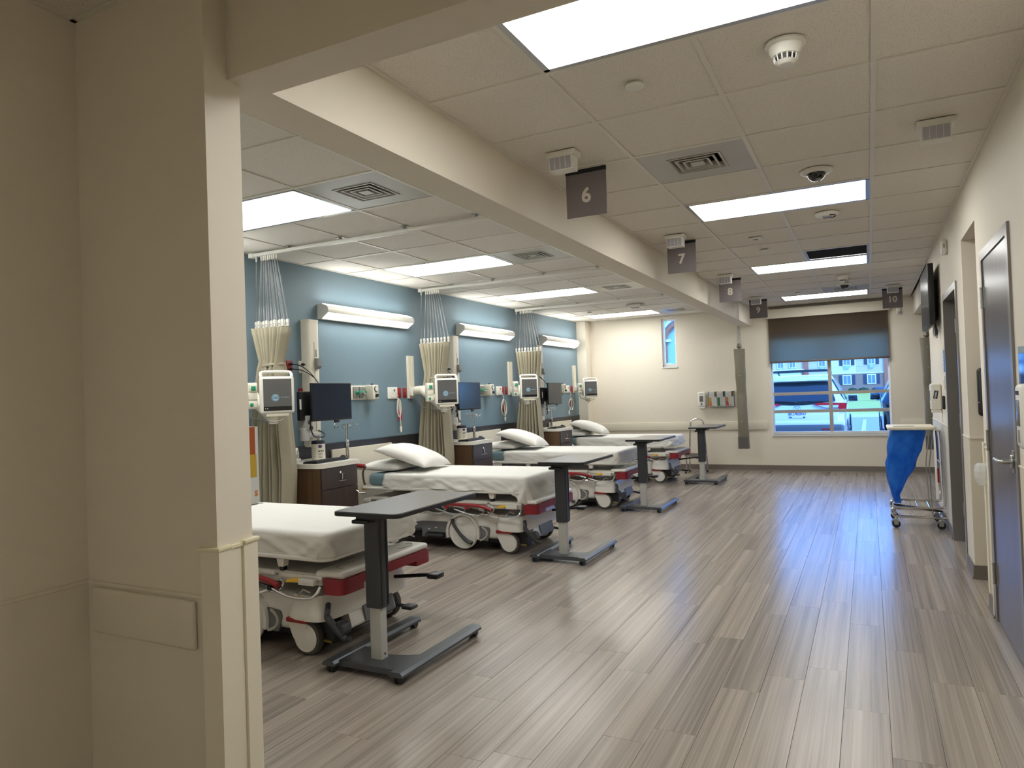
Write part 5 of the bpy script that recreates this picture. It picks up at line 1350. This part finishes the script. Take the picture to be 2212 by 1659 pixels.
CARW = mat('car_paint', S(212, 215, 218), .2, var=.01, coat=.6)
CARK = mat('car_paint_black', S(20, 22, 26), .15, var=.02, coat=.8)
CGL = mat('car_glass', S(34, 42, 48), .06, var=.1, spec=.8)
CLAD = mat('car_cladding', S(70, 76, 84), .6)
TAIL = mat('tail_lamp', S(200, 30, 40), .2); TAILC = mat('tail_lamp_clear', S(200, 206, 214), .2)
def car(name, label, loc, rz, paint, rear=True):
    """local: x across, y forward from the rear, z up"""
    t = thing(name, label, 'car', loc, math.radians(rz))
    st = [  # y, belt z, half width bottom, half width belt, deck/roof z, half width roof
        (0.00, .98, .80, .84, 1.00, .78), (.06, 1.02, .88, .90, 1.06, .80), (.30, 1.06, .91, .915, 1.46, .66), (.55, 1.07, .92, .92, 1.60, .64),
        (1.0, 1.06, .925, .925, 1.655, .64), (1.7, 1.04, .925, .925, 1.66, .63), (2.4, 1.02, .925, .92, 1.60, .62), (3.0, 1.0, .92, .91, 1.20, .70),
        (3.3, .98, .91, .90, 1.03, .78), (4.0, .92, .88, .86, .96, .70), (4.5, .78, .78, .76, .82, .6), (4.6, .6, .7, .7, .64, .55)]
    v = []; f = []; N = 14
    for y, zb, wb, wl, zr, wr in st:
        ring = [(-wb*.97, .30), (-wb, .45), (-wb-.005, .7), (-wl, zb), (-wr, zr-.03), (-wr*.85, zr), (0, zr+.012)]
        ring = ring+[(-p[0], p[1]) for p in ring[-2::-1]]
        ring.append((0, .28))
        for x, z in ring: v.append((x, y, z))
    n = len(st[0:1])*14
    for i in range(len(st)-1):
        for j in range(14): f.append((i*14+j, i*14+(j+1) % 14, (i+1)*14+(j+1) % 14, (i+1)*14+j))
    f += [tuple(range(14)), tuple(range((len(st)-1)*14, len(st)*14))]
    MB().add(v, f).build('body', paint, t, angle=40)
    # side windows
    for s in (-1, 1):
        for ya, yb in ((.42, .95), (1.02, 1.72), (1.80, 2.55)):
            MB().add([(s*.905, ya, 1.10), (s*.905, yb, 1.08), (s*.685, yb-.04, 1.56), (s*.685, ya+.12, 1.55), (s*.88, ya, 1.10), (s*.88, yb, 1.08), (s*.66, yb-.04, 1.56), (s*.66, ya+.12, 1.55)],
                     [(0, 1, 2, 3), (4, 7, 6, 5), (0, 4, 5, 1), (3, 2, 6, 7), (0, 3, 7, 4), (1, 5, 6, 2)]).build('side_window', CGL, t, smooth=False)
        MB().rbox(s*1.02-.11, s*1.02+.11, 2.52, 2.60, 1.02, 1.18, .03, 3).build('mirror', paint, t)
        MB().rbox(s*1.02-.09, s*1.02+.09, 2.512, 2.525, 1.035, 1.165, .01).build('mirror_glass', CGL, t)
        MB().tube([(s*.60, .55, 1.70), (s*.60, .8, 1.745), (s*.58, 2.2, 1.745), (s*.58, 2.4, 1.69)], .018, 8).build('roof_rail', BLACK, t)
        for y in (.85, 3.55):
            MB().lathe([(.20, -.1), (.335, -.1), (.345, -.08), (.345, .08), (.335, .1), (.2, .1)], 30, (s*.84, y, .345), 'x').build('tyre', BLACK, t)
            MB().lathe([(.2, -.098), (.21, -.06), (.06, -.05), (.06, .05), (.21, .06), (.2, .098)], 24, (s*.84, y, .345), 'x').build('rim', STEEL, t)
        MB().rbox(s*.90-.04, s*.90+.04, .35, 4.1, .26, .42, .02).build('sill_cladding', CLAD, t)
    if rear:
        for y_ in (.95, 2.0): MB().tube([(-.60, y_, 1.745), (-.5, y_, 1.76), (.5, y_, 1.76), (.60, y_, 1.745)], .02, 8).build('roof_crossbar', BLACK, t)
        MB().add([(-.74, .035, 1.10), (.74, .035, 1.10), (.62, .30, 1.50), (-.62, .30, 1.50), (-.74, .08, 1.10), (.74, .08, 1.10), (.62, .34, 1.50), (-.62, .34, 1.50)],
                 [(0, 1, 2, 3), (4, 7, 6, 5), (0, 4, 5, 1), (3, 2, 6, 7), (0, 3, 7, 4), (1, 5, 6, 2)]).build('rear_window', CGL, t, smooth=False)
        MB().rbox(-.64, .64, .2, .5, 1.52, 1.585, .02, 2).build('spoiler', paint, t)
        MB().box(-.2, .2, .195, .2, 1.53, 1.545).build('brake_lamp', WHITE, t, smooth=False)
        MB().prism([(-.75, 1.09), (-.1, 1.02), (.1, 1.02), (.75, 1.09)], .0, .03, 'y').build('window_ledge', BLACK, t, smooth=False)
        MB().tube([(-.62, .0, 1.12), (-.1, -.005, 1.09), (-.02, .02, 1.08)], [.012, .02, .025], 8).build('wiper', BLACK, t)
        for s in (-1, 1):
            MB().prism([(s*.33, 1.035), (s*.55, .955), (s*.78, .955), (s*.84, .89), (s*.93, .89), (s*.95, 1.05), (s*.6, 1.06), (s*.4, 1.06)], -.035, .25, 'y').build('tail_lamp', TAIL, t, smooth=False)
            MB().prism([(s*.40, 1.015), (s*.55, .96), (s*.78, .96), (s*.80, 1.01)], -.045, -.03, 'y').build('reverse_lamp', TAILC, t, smooth=False)
            MB().rbox(s*.58-.12, s*.58+.12, -.105, -.09, .50, .535, .005).build('reflector', RED, t)
        MB().rbox(-.80, .80, -.06, .02, .52, .93, .05, 3).build('tailgate', paint, t)
        MB().rbox(-.88, .88, -.10, .2, .28, .62, .06, 3).build('rear_bumper', CLAD, t)
        MB().rbox(-.90, .90, -.07, .2, .58, .70, .03, 3).build('bumper_shell', paint, t)
        em = MB().tube([(.075*math.cos(a*.2618), -.066, .955+.05*math.sin(a*.2618)) for a in range(24)], .006, 6, True)
        em.tube([(.028*math.cos(a*.2618), -.068, .957+.048*math.sin(a*.2618)) for a in range(24)], .005, 6, True)
        em.tube([(.052*math.cos(a*.2618), -.067, .978+.022*math.sin(a*.2618)) for a in range(24)], .005, 6, True)
        em.build('emblem', CHROME, t)
        pl = MB().rbox(-.155, .155, -.072, -.06, .755, .91, .004).build('number_plate', WHITE, t)
        PB = mat('plate_print', S(58, 66, 130), .4)
        for s in (-1, 1): MB().box(s*.155-.045*(s > 0), s*.155+.045*(s < 0), -.0735, -.07, .757, .785).build('plate_corner', PB, t, smooth=False)
        MB().lathe([(.022, -.0745), (.022, -.07)], 16, (0, 0, .842), 'y').build('plate_seal', mat('plate_seal', S(130, 130, 190), .4), t)
        text('BUX', .088, PB, t, T(-.085, -.0735, .84) @ RX(90), 'plate_letters', .001, .001)
        text('2850', .088, PB, t, T(.088, -.0735, .84) @ RX(90), 'plate_letters', .001, .001, spacing=.9)
    return t
car('parked_car', 'white parked car seen from behind through the big window', (-1.36, 16.0, -.02), 0, CARW)
car('parked_car', 'black parked car at the window edge beyond the hamper', (1.15, 17.2, -.02), 0, CARK, False)

BRICK = mat('brick_wall', S(132, 108, 100), .9, var=.25, scale=9)
BRK2 = mat('brick_pilaster', S(150, 96, 80), .9, var=.2, scale=9)
SIDEA = mat('siding_cream', S(198, 194, 184), .8, var=.03); SIDEB = mat('siding_tan', S(178, 168, 158), .8, var=.03); SIDEC = mat('siding_blue', S(140, 170, 200), .8, var=.04)
SHUT = mat('shutter', S(44, 50, 74), .7); WINF = mat('far_window_frame', S(206, 208, 210), .5); WING = mat('far_window_glass', S(92, 112, 150), .15)
YF = 106
t = thing('apartment_building', 'brick and siding apartment building far beyond the lawn', 'building', (0, YF, 0))
MB().box(-40, 8, 0, 12, 0, 2.78).build('brick_storey', BRICK, t, smooth=False)
for x0, x1, m_ in ((-13.5, -8.07, SIDEB), (-7.36, -4.5, SIDEB), (-4.5, -1.45, SIDEA), (-1.45, 1.9, SIDEB), (2.6, 8, SIDEA), (-24.2, -13.5, SIDEC)):
    MB().box(x0, x1, 0, 12, 2.78, 11.5).build('upper_wall', m_, t, smooth=False)
    for k in range(1, 6): MB().box(x0, x1, -.03, 0, 2.78+k*.85, 2.84+k*.85).build('siding_course', m_, t, smooth=False)
for x0, x1 in ((-8.07, -7.36), (1.9, 2.6)): MB().box(x0, x1, -.15, 12, 0, 11.5).build('pilaster', BRK2, t, smooth=False)
MB().box(-40, 8, -.05, 0, 2.70, 2.82).build('belt_course', WINF, t, smooth=False)
def fwin(x0, x1, z0, z1, shut=True, ac=False):
    w_ = MB().box(x0-.12, x1+.12, -.1, 0, z0-.12, z1+.12).build('window', WINF, t, smooth=False)
    xm = (x0+x1)/2
    for a, b in ((x0, xm-.04), (xm+.04, x1)): MB().box(a, b, -.13, -.1, z0, z1).build('pane', WING, w_, smooth=False)
    if shut:
        for a, b in ((x0-.55, x0-.14), (x1+.14, x1+.55)): MB().box(a, b, -.08, 0, z0-.1, z1+.1).build('shutter', SHUT, t, smooth=False)
    if ac: MB().box(x0+.1, x1-.1, -.2, 0, z0-.55, z0-.15).build('cooling_unit', SIDEC, t, smooth=False)
fwin(-3.0, -2.13, 1.36, 2.45); fwin(-.02, .82, 1.36, 2.45); fwin(-2.9, -2.15, 3.95, 5.2, True, True); fwin(.1, .8, 3.97, 5.2, True, True)
fwin(-11.3, -10.6, 3.95, 5.1, False, True); fwin(-9.75, -9.05, 3.95, 5.1, False, True); fwin(-5.95, -5.25, 3.95, 5.1, False, True)
MB().box(-13, -7.9, -3.2, -.02, 3.15, 3.6).box(-12.9, -8.2, -3.0, -.02, 2.7, 3.15).build('porch_roof', WINF, t, smooth=False)
for x in (-12.6, -8.4): MB().box(x-.15, x+.15, -3.0, -2.7, 0, 2.7).build('porch_post', WINF, t, smooth=False)
# gabled wing seen through the slit window
MB().box(-40, -24.2, 0, 12, 2.78, 13.5).build('wing_wall', SIDEC, t, smooth=False)
MB().box(-28.1, -26.9, -.3, 0, 0, 9.2).build('wing_pier', BRK2, t, smooth=False)
MB().tube([(p[0], -.4, p[1]) for p in arc(-23.9, 8.6, 3.4, 180, 60, 14, 3.0)], .45, 6).build('arch_trim', BRK2, t, smooth=False)
MB().tube([(p[0], -.5, p[1]) for p in arc(-23.9, 8.9, 3.9, 180, 60, 14, 3.5)], .22, 6).build('arch_cornice', WINF, t, smooth=False)
MB().box(-29, -26.3, -.6, 0, 4.6, 5.4).box(-29, -26.3, -.6, 0, 8.6, 9.0).build('wing_band', WINF, t, smooth=False)
for k, x in enumerate((-6.5, -4.8, -3.6, -1.9, -.6, .9, 2.2)):
    h = thing('hedge_shrub', f"low dark shrub {('at the pilaster foot', 'beneath the tan siding', 'beside the first lower window', 'between the two lower windows', 'under the second lower window', 'at the second shutter', 'at the far brick pilaster')[k]} of the building", 'shrub', (x, YF-2.5, 0))
    def fs(u, v, k=k):
        a = u*2*math.pi; e = math.pi*v; r_ = .75+.25*noise.noise(Vector((math.cos(a)*2, math.sin(a)*2, v*4+k)))
        return (math.cos(a)*math.sin(e)*.8*r_, math.sin(a)*math.sin(e)*.5*r_, .06+.42-.42*math.cos(e)*r_)
    MB().grid(16, 10, fs, close_u=True).build('foliage', mat('shrub_leaf', S(40, 60, 34), .9, var=.4, scale=6, bump=.6), h, fix=False)
    MB().cyl((0, 0, 0), .04, .3, 'z', 6).build('stem', BR, h)
t = thing('waste_bin', 'blue-grey waste bin on the lawn before the building', 'bin', (.86, 60, .06))
MB().prism([(-.36, 0), (.36, 0), (.40, .85), (-.40, .85)], -.4, .4, 'y').build('tub', mat('bin_grey', S(70, 80, 110), .6), t, smooth=False)
MB().rbox(-.44, .44, -.44, .44, .85, 1.0, .03).build('lid', mat('bin_grey', S(70, 80, 110), .6), t)
